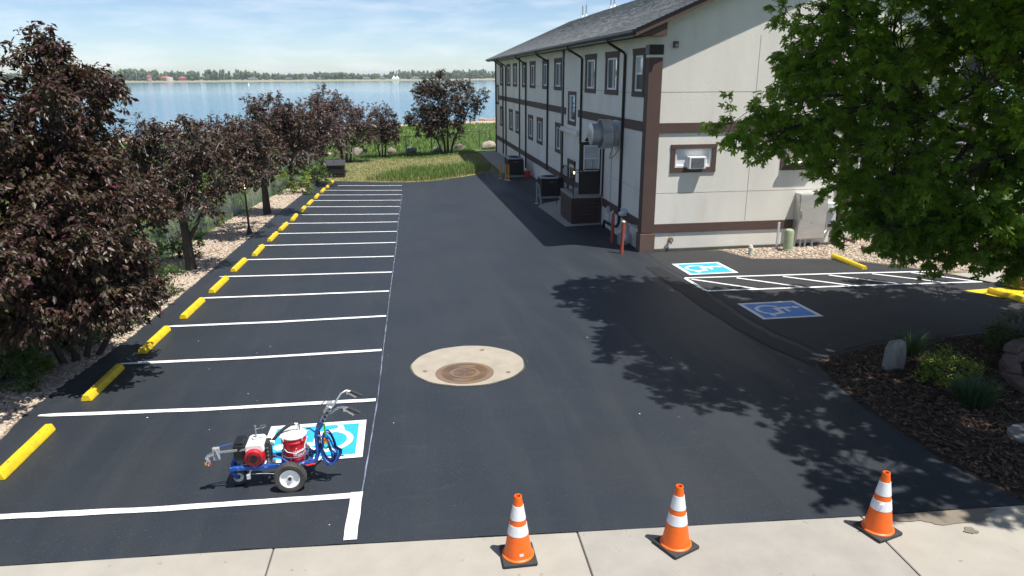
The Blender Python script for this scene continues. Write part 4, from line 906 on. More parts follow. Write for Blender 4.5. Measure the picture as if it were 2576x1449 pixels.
def window(fn, a, b, c, d, kind, parent=bld, sw=.17, flare=.05, head=.2, sill=.16):
    """brown surround, white frame, sash and panes in the hole a..b x c..d; fn(u, z, depth)"""
    def bx(q, u0, u1, z0, z1, d0, d1):
        P = [fn(u, z, dd) for dd in (d0, d1) for u, z in ((u0, z0), (u1, z0), (u1, z1), (u0, z1))]
        q.add(P, [(0, 1, 2, 3), (7, 6, 5, 4), (0, 4, 5, 1), (1, 5, 6, 2), (2, 6, 7, 3), (3, 7, 4, 0)])
    q = MB(); fr = .06
    for r in ((a, b, c, c + fr), (a, b, d - fr, d), (a, a + fr, c + fr, d - fr), (b - fr, b, c + fr, d - fr)): bx(q, *r, .01, .085)
    w = q.build('window', 'vinyl', parent, smooth=False, bevel=.004, seg=1)
    q = MB(); bx(q, a - sw, a, c, d, -.03, .006); bx(q, b, b + sw, c, d, -.03, .006); bx(q, a - sw, b + sw, c - sill, c, -.034, .006)
    q.add([fn(a - sw, d, -.036), fn(b + sw, d, -.036), fn(b + sw + flare, d + head, -.036), fn(a - sw - flare, d + head, -.036), fn(a - sw, d, .006), fn(b + sw, d, .006), fn(b + sw + flare, d + head, .006), fn(a - sw - flare, d + head, .006)],
          [(0, 1, 2, 3), (7, 6, 5, 4), (0, 4, 5, 1), (1, 5, 6, 2), (2, 6, 7, 3), (3, 7, 4, 0)])
    q.build('surround', 'brown', w, smooth=False)
    a2, b2, c2, d2 = a + fr, b - fr, c + fr, d - fr; mid, mz = (a2 + b2) / 2, (c2 + d2) / 2
    def pane(u0, u1, z0, z1, m, dp=.07, name='pane'):
        p = MB(); p.add([fn(u0, z0, dp), fn(u1, z0, dp), fn(u1, z1, dp), fn(u0, z1, dp)], [(0, 1, 2, 3)]); p.build(name, m, w, smooth=False)
    q = MB()
    if kind == 'slider':
        bx(q, mid - .022, mid + .022, c2, d2, .03, .075); q.build('sash', 'vinyl', w, smooth=False)
        pane(a2, mid - .022, c2, d2, 'glass'); pane(mid + .022, b2, c2, d2, 'screen', .05)
    elif kind == 'hung':
        bx(q, a2, b2, mz - .03, mz + .03, .03, .075); q.build('sash', 'vinyl', w, smooth=False)
        pane(a2, b2, mz + .03, d2, 'blind'); pane(a2, b2, c2, mz - .03, 'screen', .06)
    else: pane(a2, b2, c2, d2, 'glass')
    return w
for i, (a, b) in enumerate(WU): window(left, a, b, 4.36, 5.40, 'hung' if i == 9 else 'slider')
for a, b in WL: window(left, a, b, 1.56, 2.56, 'slider', sw=.12)
for h in WM: window(left, *h, 'fixed', sw=.13, head=.14, flare=0)
window(front, *HF[0], 'none_', sw=.13, head=.13, sill=.15, flare=0.02)
wopen = window(front, *HF[1], 'fixed', sw=.13, head=.12, sill=.15, flare=.02)
window(front, *HF[2], 'slider', sw=.17, head=.18, sill=.17, flare=.02)
for h in HW: window(wing_f, *h, 'slider', sw=.15, head=.2)
# open hopper sash
mb = MB()
for p, q in (((11.56, 20.6, 2.2), (11.56, 20.32, 2.60)), ((12.6, 20.6, 2.2), (12.6, 20.32, 2.60)), ((11.56, 20.6, 2.2), (12.6, 20.6, 2.2)), ((11.56, 20.32, 2.6), (12.6, 20.32, 2.6))): mb.bar(p, q, .04, .04)
mb.build('hopper_sash', 'vinyl', wopen, smooth=False)
mb = MB(); mb.add([(11.57, 20.59, 2.21), (12.59, 20.59, 2.21), (12.59, 20.325, 2.59), (11.57, 20.325, 2.59)], [(0, 1, 2, 3)]); mb.build('hopper_pane', 'glass', wopen, smooth=False)
# white panel around the air conditioner
mb = MB(); mb.add([(8.04, 20.655, 2.21), (9.12, 20.655, 2.21), (9.12, 20.655, 2.68), (8.04, 20.655, 2.68)], [(0, 1, 2, 3)]); mb.build('filler_panel', 'vinyl', bld, smooth=False)
ac = thing('air_conditioner', 'white window air conditioner sticking out of the gable wall opening', 'air conditioner', (8.65, 20.6, 2.16))
mb = MB(); mb.box(8.38, 8.90, 20.39, 20.64, 2.14, 2.50); mb.build('casing', 'vinyl', ac, bevel=.015)
mb = MB(); mb.box(8.44, 8.84, 20.384, 20.392, 2.18, 2.46); g = mb.build('grille', 'black_metal', ac, smooth=False)
mb = MB()
for k in range(11): mb.box(8.45, 8.83, 20.376, 20.384, 2.19 + k * .025, 2.20 + k * .025)
mb.build('fins', 'grey_paint', g, smooth=False)
mb = MB()
for k in range(5): mb.box(8.374, 8.38, 20.42, 20.55, 2.24 + k * .045, 2.262 + k * .045)
mb.build('side_vent', 'grey_paint', ac, smooth=False)

# roof: deck, shingle tabs, fascia, gutter, soffit, rake
Y0R, Y1R, XE, XR = 20.2, 55.95, 6.5, 12.9
mb = MB(); mb.add([(XE, Y0R, roof_z(XE) - .03), (XR, Y0R, roof_z(XR) - .03), (XR, Y1R, roof_z(XR) - .03), (XE, Y1R, roof_z(XE) - .03), (19.3, Y0R, roof_z(XE) - .03), (19.3, Y1R, roof_z(XE) - .03)], [(0, 1, 2, 3), (1, 4, 5, 2)])
roof = mb.build('roof', 'shingle', bld, smooth=False)
ns = math.hypot(1, RS); ex = .145 / ns; ncourse = int((XR - XE) / ex)
def tab(q, x, y0, y1, lift):
    x1 = x + ex * 1.04; z0, z1 = roof_z(x) + .008 + lift, roof_z(x1) - .006
    q.add([(x, y0, z0 - .014), (x, y1, z0 - .014), (x, y0, z0), (x, y1, z0), (x1, y1, z1), (x1, y0, z1)], [(0, 2, 3, 1), (2, 5, 4, 3), (0, 5, 2), (1, 3, 4)])
cells = []
for k in range(ncourse):
    y = Y0R - R.uniform(0, .25)
    while y < Y1R:
        w = R.choice((.22, .28, .33, .42)); cells.append((XE - .02 + k * ex, max(y, Y0R), min(y + w, Y1R) - .006, R.uniform(0, .007))); y += w
cells = [c for c in cells if c[2] - c[1] > .03]
cells.sort(key=lambda c: (c[0] - 6.5) * 1.0 + (c[1] - 20))
q = MB()
for c in cells[300:]: tab(q, *c)
q.build('shingles', 'shingle', roof, smooth=False, kind='stuff')
for c in cells[:300]:
    q = MB(); tab(q, *c); q.build('shingle', 'shingle', roof, smooth=False)
mb = MB(); mb.box(XE + .03, XE + .07, Y0R + .02, Y1R - .02, 5.86, 6.02); mb.build('fascia', 'dark_brown', bld, smooth=False)
mb = MB()
P = [(XE - .10, 6.04), (XE - .10, 5.97), (XE - .06, 5.92), (XE + .028, 5.92), (XE + .028, 6.04), (XE + .012, 6.04), (XE + .012, 5.935), (XE - .055, 5.935), (XE - .085, 5.975), (XE - .085, 6.04)]
mb.prism(P, lambda u, v, w: (u, w, v), Y0R + .02, Y1R - .02); mb.build('gutter', 'dark_brown', bld, smooth=False)
mb = MB(); mb.box(XE + .07, BX, Y0R + .1, Y1R - .05, 5.90, 5.93); mb.build('soffit', 'brown', bld, smooth=False)
mb = MB()
mb.add([(XE, Y0R - .01, roof_z(XE) - .03), (XR, Y0R - .01, roof_z(XR) - .03), (XR, Y0R - .01, roof_z(XR) - .20), (XE, Y0R - .01, roof_z(XE) - .20), (XE, Y0R + .03, roof_z(XE) - .03), (XR, Y0R + .03, roof_z(XR) - .03), (XR, Y0R + .03, roof_z(XR) - .2), (XE, Y0R + .03, roof_z(XE) - .2)],
       [(0, 1, 2, 3), (7, 6, 5, 4), (0, 4, 5, 1), (1, 5, 6, 2), (2, 6, 7, 3), (3, 7, 4, 0)])
mb.build('rake_board', 'brown', bld, smooth=False)
mb = MB(); mb.add([(XE - .02, Y0R - .03, roof_z(XE) - .0), (XR, Y0R - .03, roof_z(XR)), (XR, Y0R - .03, roof_z(XR) - .06), (XE - .02, Y0R - .03, roof_z(XE) - .06), (XE - .02, Y0R + .05, roof_z(XE)), (XR, Y0R + .05, roof_z(XR)), (XR, Y0R + .05, roof_z(XR) - .06), (XE - .02, Y0R + .05, roof_z(XE) - .06)],
       [(0, 1, 2, 3), (7, 6, 5, 4), (0, 4, 5, 1), (1, 5, 6, 2), (2, 6, 7, 3), (3, 7, 4, 0)]); mb.build('drip_edge', 'black_metal', bld, smooth=False)
mb = MB(); mb.add([(XE, Y0R + .03, roof_z(XE) - .2), (XR, Y0R + .03, roof_z(XR) - .2), (XR, BY, roof_z(XR) - .2), (XE, BY, roof_z(XE) - .2)], [(0, 1, 2, 3)]); mb.build('rake_soffit', 'brown', bld, smooth=False)
mb = MB(); P = [(6.60, 5.88), (7.42, 5.88), (7.42, roof_z(7.42) - .21), (6.60, roof_z(6.6) - .21)]; mb.prism(P, lambda u, v, w: (u, w, v), Y0R + .05, BY); mb.build('eave_return', 'brown', bld, smooth=False)
for y, x in ((51.5, 12.7), (50.5, 12.7), (44.5, 12.7), (43.8, 12.7)):
    z = roof_z(x); v = MB(); v.lathe([(.05, -.1), (.05, .75), (.042, .75), (.042, .1)], (x, y, z), n=10, cap=False); v = v.build('vent_pipe', 'galv', roof); v2 = MB(); v2.lathe([(.16, -.05), (.08, .10), (.05, .16)], (x, y, z), n=10, cap=False); v2.build('flashing', 'lt_grey', v)
for y, zb in ((51.35, -.5), (49.9, -.5), (41.75, -.35), (35.4, .3), (28.6, 2.2), (22.95, .05)):
    mb = MB(); pts = [(XE - .03, y, 5.93), (XE - .03, y, 5.84), (XE + .05, y, 5.78), (BX - .10, y, 5.52), (BX - .055, y, 5.44), (BX - .055, y, zb)]; mb.tube(pts, .045, 8); mb.build('downspout', 'black_metal', bld)
mb = MB(); mb.tube([(13.50, 20.48, 5.9), (13.50, 20.48, .1), (13.55, 20.4, -.1), (13.9, 20.1, -.22)], .05, 8); mb.build('downspout', 'brown', bld)
mb = MB(); mb.tube([(BX - .06, 22.95, .06), (BX - .12, 22.95, -.05), (BX - .15, 23.3, -.12), (BX - .15, 24.35, -.14), (BX - .15, 24.45, -.4)], .05, 8); mb.build('drain_pipe', 'black_metal', bld)
wl_ = MB(); wl_.box(7.74, 7.88, 20.5, 20.6, 5.58, 5.75); wl_ = wl_.build('wall_light', 'brown_light', bld, bevel=.01); mb = MB(); mb.box(7.77, 7.86, 20.478, 20.502, 5.60, 5.68); mb.build('lens', 'lamp_glass', wl_, smooth=False)
# door swung open on the stoop, side door below
trim('door_casing', 'dark_brown', (BX - .05, BX, 25.15, 25.25, .62, 2.62), (BX - .05, BX, 26.15, 26.28, .62, 2.62), (BX - .05, BX, 25.15, 26.28, 2.62, 2.74))
mb = MB(); mb.box(6.27, 7.08, 25.44, 25.49, .66, 2.54); door = mb.build('door', 'dark_brown', bld, smooth=False, bevel=.008, label='dark brown door swung open above the stoop')
mb = MB()
for r in ((6.42, 7.02, 2.38, 2.43), (6.42, 7.02, 1.50, 1.55), (6.42, 6.47, 1.55, 2.38), (6.97, 7.02, 1.55, 2.38), (6.47, 6.97, 1.93, 1.97)): mb.box(r[0], r[1], 25.415, 25.44, r[2], r[3])
mb.build('window_frame', 'vinyl', door, smooth=False)
mb = MB(); mb.box(6.47, 6.97, 25.428, 25.439, 1.97, 2.38); mb.build('pane', 'blind', door, smooth=False); mb = MB(); mb.box(6.47, 6.97, 25.428, 25.439, 1.55, 1.93); mb.build('pane', 'glass', door, smooth=False)
mb = MB(); mb.lathe([(.012, 0), (.012, .03), (.03, .04), (.03, .06), (.012, .07)], (6.33, 25.44, 1.50), (0, -1, 0), 12); mb.build('door_knob', 'steel', door)
mb = MB(); mb.box(7.15, 7.18, 26.27, 25.25, .6, 2.6); mb.build('dark_doorway_panel', 'black_metal', bld, smooth=False)  # black panel put in for the unlit room behind the open door
mb = MB(); mb.box(7.16, 7.18, 29.72, 30.73, -.5, 1.18); sd = mb.build('side_door', 'vinyl', bld, smooth=False); trim('door_casing', 'brown', (BX - .04, BX, 29.5, 29.7, -.55, 1.36), (BX - .04, BX, 30.75, 30.92, -.55, 1.36), (BX - .04, BX, 29.5, 30.92, 1.2, 1.38))
mb = MB(); mb.box(7.15, 7.16, 29.85, 30.6, .3, 1.05); mb.build('pane', 'glass', sd, smooth=False)
# lantern by the door
lan = MB(); lan.tube([(BX, 26.9, 2.45), (BX - .08, 26.9, 2.62), (BX - .17, 26.9, 2.68), (BX - .2, 26.9, 2.60)], .012, 6); lan.lathe([(.02, .16), (.10, .06), (.10, .04), (.07, .03)], (BX - .2, 26.9, 2.42), n=8); lan.lathe([(.06, -.16), (.06, -.14)], (BX - .2, 26.9, 2.42), n=8); lan = lan.build('wall_lantern', 'black_metal', bld); mb = MB(); mb.lathe([(.05, -.14), (.065, .03)], (BX - .2, 26.9, 2.42), n=8); mb.build('lantern_glass', 'lamp_glass', lan)

# exhaust fan on the wall
fan = MB(); fan.box(BX - .03, BX, 22.98, 23.9, 2.46, 3.5); fan.box(BX - .10, BX - .03, 23.05, 23.83, 2.55, 3.40); fan = fan.build('exhaust_fan', 'galv', bld, bevel=.008)
fc = (BX - .10, 23.44, 2.97)
mb = MB(); mb.lathe([(.40, 0), (.40, .10), (.43, .12), (.43, .14), (.41, .16), (.38, .20)], fc, (-1, 0, 0), 32); mb.build('curb_ring', 'galv', fan)
mb = MB(); mb.lathe([(.36, .17), (.455, .20), (.47, .22), (.475, .52), (.49, .55), (.49, .57), (.465, .57), (.46, .53)], fc, (-1, 0, 0), 36, cap=False); mb.build('shroud', 'galv', fan)
mb = MB(); mb.lathe([(.34, .2), (.345, .50), (.345, .84), (.36, .85), (.36, .87), (.33, .885), (.10, .90), (.01, .90)], fc, (-1, 0, 0), 36); mb.build('motor_hood', 'galv', fan)
for k in range(8):
    t = k * math.pi / 4; mb = MB(); p = lambda r, h: (fc[0] - h, fc[1] + r * math.cos(t), fc[2] + r * math.sin(t)); mb.bar(p(.335, .55), p(.47, .50), .02, .02); mb.build('bracket', 'galv', fan, smooth=False)
mb = MB(); mb.tube([(BX - .12, 23.75, 2.5), (BX - .2, 23.7, 2.28), (BX - .3, 23.5, 2.16), (BX - .3, 23.3, 2.18), (BX - .2, 23.15, 2.32), (BX - .1, 23.1, 2.5)], .012, 6); mb.build('power_cable', 'black_metal', fan)
mb = MB(); mb.tube([(BX - .02, 24.2, 2.5), (BX - .02, 24.2, .5), (BX - .03, 24.2, -.3)], .016, 6); mb.build('conduit', 'lt_grey', bld)
mb = MB(); mb.box(BX - .06, BX, 23.65, 23.73, .2, .36); mb.build('outlet_box', 'vinyl', bld, bevel=.006)
mb = MB(); mb.box(BX - .12, BX, 24.13, 24.27, .18, .40); mb.build('junction_box', 'lt_grey', bld, bevel=.006)
mb = MB(); mb.lathe([(.045, 0), (.05, .06), (.085, .07), (.085, .12), (.05, .13)], (7.98, BY, -.02), (0, -1, 0), 14); mb.tube([(7.98, BY - .1, -.02), (7.98, BY - .16, -.06), (7.98, BY - .16, -.14)], .025, 8); mb.build('hose_bib', 'iron', bld)

# stoop with planks and steps
stp = thing('stoop', 'dark brown plank clad stoop with concrete top under the open door', 'stoop', (6.5, 26.3, -.42))
mb = MB(); mb.box(5.97, 7.05, 25.23, 27.15, .55, .64); mb.build('top_slab', 'concrete_b', stp, bevel=.01)
mb = MB(); mb.box(6.0, 7.04, 25.27, 27.1, -.5, .55); mb.build('core', 'stoop_side', stp, smooth=False)
for k in range(7):
    z = -.36 + k * .13; mb = MB(); mb.box(5.98, 7.05, 25.235 + .004 * (k % 2), 25.27, z, z + .122); mb.build('plank', 'plank', stp, smooth=False, bevel=.005, seg=1)
    mb = MB(); mb.box(5.965 + .004 * (k % 2), 6.0, 25.24, 27.1, z, z + .122); mb.build('plank', 'stoop_side', stp, smooth=False, bevel=.005, seg=1)
for k in range(5):
    mb = MB(); mb.box(6.05, 7.04, 27.1 + k * .27, 27.4 + k * .27, -.5, .42 - k * .19); mb.build('step', 'concrete_b', stp, bevel=.01)
rl = thing('stair_railing', 'black iron railing with balusters at the top of the stoop steps', 'railing', (6.06, 26.0, .64))
mb = MB()
for y in (25.33, 26.95): mb.bar((6.05, y, .64), (6.05, y, 1.56), .03, .03)
mb.bar((7.0, 25.33, 1.54), (7.0, 25.33, 1.48), .03, .03)
mb.build('posts', 'black_metal', rl, smooth=False)
mb = MB(); mb.bar((6.05, 25.33, 1.56), (6.05, 26.95, 1.56), .035, .025); mb.bar((6.05, 25.33, .74), (6.05, 26.95, .74), .025, .02); mb.bar((6.05, 25.33, 1.56), (7.0, 25.33, 1.56), .03, .025); mb.bar((6.05, 25.33, 1.46), (7.0, 25.33, 1.46), .02, .02); mb.bar((6.05, 26.95, 1.56), (6.1, 28.4, .72), .035, .025); mb.bar((6.1, 28.4, .72), (6.1, 28.4, -.35), .03, .03); mb.build('handrail', 'black_metal', rl, smooth=False)
for k in range(7): mb = MB(); mb.bar((6.05, 25.5 + k * .2, .74), (6.05, 25.5 + k * .2, 1.55), .015, .015); mb.build('baluster', 'black_metal', rl, smooth=False)
for k in range(4): mb = MB(); mb.bar((6.2 + k * .18, 25.33, 1.46), (6.2 + k * .18, 25.33, 1.55), .012, .012); mb.build('baluster', 'black_metal', rl, smooth=False)
sl_ = thing('post_lantern', 'small lit lantern fixed to the stoop railing post', 'lantern', (6.05, 25.28, 1.4))
mb = MB(); mb.lathe([(.06, 0), (.06, .015)], (6.05, 25.27, 1.40), n=6); mb.lathe([(.065, .155), (.05, .19), (.012, .23)], (6.05, 25.27, 1.40), n=6)
for k in range(4): a = k * math.pi / 2 + .6; mb.bar((6.05 + .05 * math.cos(a), 25.27 + .05 * math.sin(a), 1.41), (6.05 + .055 * math.cos(a), 25.27 + .055 * math.sin(a), 1.56), .008, .008)
mb.build('cage', 'black_metal', sl_); mb = MB(); mb.lathe([(.022, .03), (.03, .07), (.022, .12)], (6.05, 25.27, 1.40), n=8); mb.build('bulb', 'lamp_on', sl_)
sheet('concrete_pad', [(5.72, 24.95), (7.05, 25.15), (7.05, 31.0), (5.95, 30.2), (5.55, 29.6)], .05, 'concrete_b', skirt=.08)

# ------------------------------------------------------------------ equipment along the left wall
def condenser(label, x, y, s=.86, h=.95):
    t = thing('condenser_unit', label, 'air conditioner', (x, y, Z(x, y) + .02), group='outdoor condenser units along the wall')
    w = s / 2
    mb = MB(); mb.box(-w - .05, w + .05, -w - .05, w + .05, 0, .10); mb.build('pad', 'concrete_b', t, local=True, bevel=.012)
    mb = MB(); mb.box(-w + .02, w - .02, -w + .02, w - .02, .10, h); mb.build('core', 'black_metal', t, local=True, smooth=False)
    for k in range(15):
        z = .15 + k * (h - .22) / 15; mb = MB()
        for a, b in (((-w, -w), (w, -w)), ((w, -w), (w, w)), ((w, w), (-w, w)), ((-w, w), (-w, -w))): mb.bar((*a, z), (*b, z), .022, .022)
        mb.build('louver', 'dark_grey', t, local=True, smooth=False)
    mb = MB()
    for a in ((-w, -w), (w, -w), (w, w), (-w, w)): mb.bar((*a, .1), (*a, h), .05, .05)
    mb.build('corner_posts', 'dark_grey', t, local=True, smooth=False, bevel=.008)
    mb = MB(); mb.lathe([(w * 1.12, h), (w * 1.15, h + .03), (w * 1.08, h + .06), (w * .82, h + .07), (w * .82, h + .02)], n=4 * 8, cap=False); mb.build('top_cover', 'grey_paint', t, local=True)
    mb = MB()
    for k in range(6): mb.lathe([(w * (.18 + .12 * k), h + .06), (w * (.18 + .12 * k) + .012, h + .065), (w * (.18 + .12 * k), h + .07)], n=20, cap=False)
    for k in range(8): a = k * math.pi / 4; mb.bar((0, 0, h + .06), (w * .85 * math.cos(a), w * .85 * math.sin(a), h + .06), .012, .012)
    mb.build('fan_guard', 'black_metal', t, local=True)
    mb = MB(); mb.box(-.10, .10, -w - .018, -w - .008, h - .17, h - .12); mb.build('badge', 'badge_red', t, local=True, smooth=False)
    return t
M['dark_grey'] = mat('charcoal_louvers', (.035, .036, .040), .5, var=.2, var_scale=6)
M['badge_red'] = mat('dull_red_badge', (.22, .10, .09), .5)
condenser('charcoal condenser unit farthest along the wall, half hidden behind another', 6.25, 41.35, .8, .92)
condenser('charcoal condenser unit with amber guard posts before it', 6.15, 40.0, .84, .98)
condenser('charcoal condenser unit beside the stoop with two leaning grey posts', 6.52, 32.0, .88, .88)
def post(name, label, x, y, r, h, m, lean=(0, 0), cap=None, base=None, group=None):
    t = thing(name, label, 'bollard', (x, y, Z(x, y)), group=group)
    mb = MB(); mb.tube([(0, 0, -.02), (lean[0] * h, lean[1] * h, h)], r, 14); mb.build('pipe', m, t, local=True)
    if cap: mb = MB(); mb.lathe([(r * 1.02, 0), (r * .9, .025), (r * .4, .04)], (lean[0] * h, lean[1] * h, h), n=14); mb.build('cap', cap, t, local=True)
    if base: mb = MB(); mb.box(-r * 2.2, r * 2.2, -r * 2.2, r * 2.2, .02, .045); mb.build('base_plate', base, t, local=True, bevel=.004)
    return t
YB = 'amber guard posts by the condenser units'
post('guard_post', 'amber guard post standing alone, left of the pair', 5.27, 39.5, .045, .85, 'yellow_post', cap='yellow_post', base='lt_grey', group=YB)
post('guard_post', 'left amber post of the pair before the condenser', 5.47, 38.75, .045, .85, 'yellow_post', cap='yellow_post', base='lt_grey', group=YB)
post('guard_post', 'right amber post of the pair before the condenser', 5.56, 38.35, .045, .85, 'yellow_post', cap='yellow_post', base='lt_grey', group=YB)
GPN = 'leaning grey posts by the condenser next to the stoop'
post('guard_post', 'upright thin grey post left of the stoop condenser', 5.64, 30.4, .035, .95, 'grey_paint', base='lt_grey', group=GPN)
post('guard_post', 'tilted thin grey post nearest the stoop condenser', 5.74, 29.85, .035, .95, 'grey_paint', lean=(-.13, 0), base='lt_grey', group=GPN)
RBN = 'red bollards guarding the gas meter'
post('bollard', 'dull red bollard in the building shade', 6.55, 21.9, .055, .97, 'red_post', cap='red_post', group=RBN)
post('bollard', 'red bollard standing in the sunlight nearest the corner', 6.42, 20.45, .055, .99, 'red_post', lean=(.03, 0), cap='cream', group=RBN)
gm = thing('gas_meter', 'grey gas meter with pipework on the shaded wall beside the corner', 'gas meter', (6.88, 21.3, -.2))
mb = MB(); mb.box(6.76, 6.94, 21.1, 21.38, -.22, .12); mb.build('body', 'grey_paint', gm, bevel=.05); mb = MB(); mb.lathe([(.13, 0), (.14, .06), (.10, .10)], (6.8, 21.24, -.05), (-1, 0, 0), 16); mb.build('dial', 'lt_grey', gm)
mb = MB(); mb.tube([(6.85, 21.17, .1), (6.85, 21.17, .30), (6.9, 21.17, .36), (7.0, 20.95, .36), (7.08, 20.9, .36)], .028, 8); mb.tube([(6.85, 21.32, .1), (6.85, 21.32, .34), (6.85, 21.55, .36), (6.85, 21.6, .2), (6.85, 21.6, -.45)], .028, 8); mb.lathe([(.075, 0), (.09, .03), (.05, .09)], (6.85, 21.45, .33), n=12); mb.build('pipes', 'grey_paint', gm)
mb = MB(); mb.box(6.72, 7.0, 21.62, 21.95, -.42, -.05); mb.build('regulator_box', 'grey_paint', gm, bevel=.03)
hb = thing('vent_hood', 'light grey ridged vent box on the brown band above the red bollards', 'vent', (BX, 22.3, .5))
mb = MB(); mb.prism([(0, 0), (.24, -.02), (.24, .05), (.06, .19), (0, .19)], lambda u, v, w: (BX - u, w, .46 + v), 22.15, 22.45); mb.build('hood', 'lt_grey', hb, bevel=.008)
for k in range(3): mb = MB(); mb.box(BX - .2, BX - .03, 22.2 + k * .09, 22.23 + k * .09, .62, .655); mb.build('ridge', 'lt_grey', hb, smooth=False)
rb = thing('red_bucket', 'red plastic bucket against the wall by the far condensers', 'bucket', (6.75, 39.2, Z(6.75, 39.2)))
mb = MB(); mb.lathe([(.12, .02), (.17, .36), (.18, .37), (.16, .36), (.115, .04)], n=16, c=(0, 0, 0)); mb.build('pail', 'red_pl', rb, local=True); mb = MB(); mb.tube([(-.17, 0, .35), (-.15, -.08, .25), (0, -.16, .2), (.15, -.08, .25), (.17, 0, .35)], .006, 5); mb.build('handle', 'steel', rb, local=True)

# cabinet, meter box, pipes before the gable wall
cb = thing('electrical_cabinet', 'tall brushed steel electrical cabinet on the gable wall', 'cabinet', (12.4, 20.4, -.1))
mb = MB(); mb.box(11.99, 12.94, 20.31, 20.6, -.12, 1.32); mb.build('body', 'cabinet', cb, bevel=.012)
mb = MB(); mb.box(12.02, 12.91, 20.292, 20.309, -.09, 1.29); cd = mb.build('door', 'cabinet', cb, bevel=.006)
mb = MB(); mb.box(12.06, 12.12, 20.26, 20.292, .72, .80); mb.box(12.075, 12.105, 20.24, 20.27, .52, .70); mb.build('padlock', 'steel', cd, bevel=.006)
mb = MB(); mb.lathe([(.03, 0), (.03, .01)], (12.46, 20.292, .42), (0, -1, 0), 12); mb.build('latch', 'steel', cd)
for x in (12.02, 12.22, 12.38, 12.62): mb = MB(); mb.tube([(x, 20.42, -.1), (x, 20.42, -.48)], .04, 10); mb.build('conduit_pipe', 'grey_beige', cb) if 'grey_beige' in M else mb.build('conduit_pipe', 'lt_grey', cb)
mt = thing('meter_box', 'pale grey meter box on the wall right of the steel cabinet', 'meter box', (13.15, 20.5, .6))
mb = MB(); mb.box(13.02, 13.34, 20.42, 20.6, .32, .98); mb.build('box', 'lt_grey', mt, bevel=.015); mb = MB(); mb.lathe([(.11, 0), (.12, .05), (.09, .12)], (13.18, 20.42, .78), (0, -1, 0), 18); mb.build('dial', 'lamp_glass', mt); mb = MB(); mb.tube([(13.1, 20.5, .32), (13.1, 20.5, .1), (13.0, 20.45, .02), (12.9, 20.42, .02)], .03, 8); mb.build('pipe', 'white_pl', mt)
gp = thing('cable_pedestal', 'sage green rounded utility pedestal left of the steel cabinet', 'utility pedestal', (11.55, 19.95, Z(11.55, 19.95)))
mb = MB(); mb.lathe([(.155, 0), (.155, .06), (.145, .07), (.145, .58), (.12, .66), (.06, .69)], n=20); mb.build('shell', 'green_pipe', gp, local=True)
mb = MB(); mb.box(-.25, -.18, .25, .29, 0, .85); mb.build('stake', 'lt_grey', gp, local=True, bevel=.005)
cl = thing('cleanout_pipe', 'pale teal cleanout pipe with cream cap in the pebbles', 'pipe', (10.16, 19.6, Z(10.16, 19.6)))
mb = MB(); mb.lathe([(.06, -.02), (.06, .2)], n=14); mb.build('pipe', 'teal', cl, local=True); mb = MB(); mb.lathe([(.07, .19), (.07, .25), (.055, .26), (.055, .29), (.03, .30), (.03, .32)], n=14); mb.build('cap', 'cream', cl, local=True)

# ------------------------------------------------------------------ street furniture and fences
lp = thing('lamp_post', 'black lamp post with lit lantern on the gravel under the purple trees', 'street lamp', (-5.6, 26.35, Z(-5.6, 26.35)))
mb = MB(); mb.lathe([(.12, 0), (.12, .03), (.10, .05), (.085, .20), (.055, .26), (.06, .29), (.04, .33), (.032, 1.2), (.025, 1.62), (.05, 1.64), (.05, 1.66)], n=14); mb.build('pole', 'black_metal', lp, local=True)
mb = MB(); mb.lathe([(.07, 1.66), (.07, 1.68)], n=6); mb.lathe([(.11, 1.90), (.12, 1.92), (.04, 2.0), (.015, 2.05), (.02, 2.07), (.005, 2.09)], n=6)
for k in range(6): a = k * math.pi / 3; mb.bar((.065 * math.cos(a), .065 * math.sin(a), 1.67), (.10 * math.cos(a), .10 * math.sin(a), 1.91), .01, .01)
mb.build('lantern_cage', 'black_metal', lp, local=True); mb = MB(); mb.lathe([(.03, 1.68), (.05, 1.74), (.05, 1.82), (.02, 1.88)], n=10); mb.build('bulb', 'lamp_on', lp, local=True)

def chainlink(label, pts, h, n_posts, metal='galv'):
    P = [Vector((*p, Z(*p))) for p in pts]
    t = thing('chain_link_fence', label, 'fence', P[0])
    L = [0]
    for a, b in zip(P, P[1:]): L.append(L[-1] + (b - a).length)
    def at(s):
        for i in range(len(P) - 1):
            if s <= L[i + 1] or i == len(P) - 2:
                q = P[i].lerp(P[i + 1], (s - L[i]) / (L[i + 1] - L[i])); return Vector((q.x, q.y, Z(q.x, q.y)))
    for k in range(n_posts):
        q = at(L[-1] * k / (n_posts - 1)); mb = MB(); mb.tube([q + Vector((0, 0, -.1)), q + Vector((0, 0, h + .05))], .03, 8); p = mb.build('post', metal, t)
        mb = MB(); mb.lathe([(.035, 0), (.03, .03), (.01, .04)], q + Vector((0, 0, h + .05)), n=8); mb.build('post_cap', metal, p)
    mb = MB(); mb.tube([at(s) + Vector((0, 0, h)) for s in np.linspace(0, L[-1], 30)], .022, 6); mb.build('top_rail', metal, t)
    mb = MB(); step = .075; n = int(L[-1] / step)
    def wire(a, b):
        d = (b - a).normalized(); u = Vector((-d.y, d.x, 0)).normalized() * .0028; w = d.cross(u).normalized() * .0028
        mb.add([a + u, a - u * .5 + w, a - u * .5 - w, b + u, b - u * .5 + w, b - u * .5 - w], [(0, 1, 4, 3), (1, 2, 5, 4), (2, 0, 3, 5)])
    for k in range(n):
        s0 = k * step; s1 = s0 + h
        if s1 < L[-1]: wire(at(s0) + Vector((0, 0, .04)), at(s1) + Vector((0, 0, h)))
        if s0 - h > 0: wire(at(s0) + Vector((0, .004, .04)), at(s0 - h) + Vector((0, .004, h)))
    mb.build('wire_mesh', metal, t, smooth=False, kind='stuff')
    return t
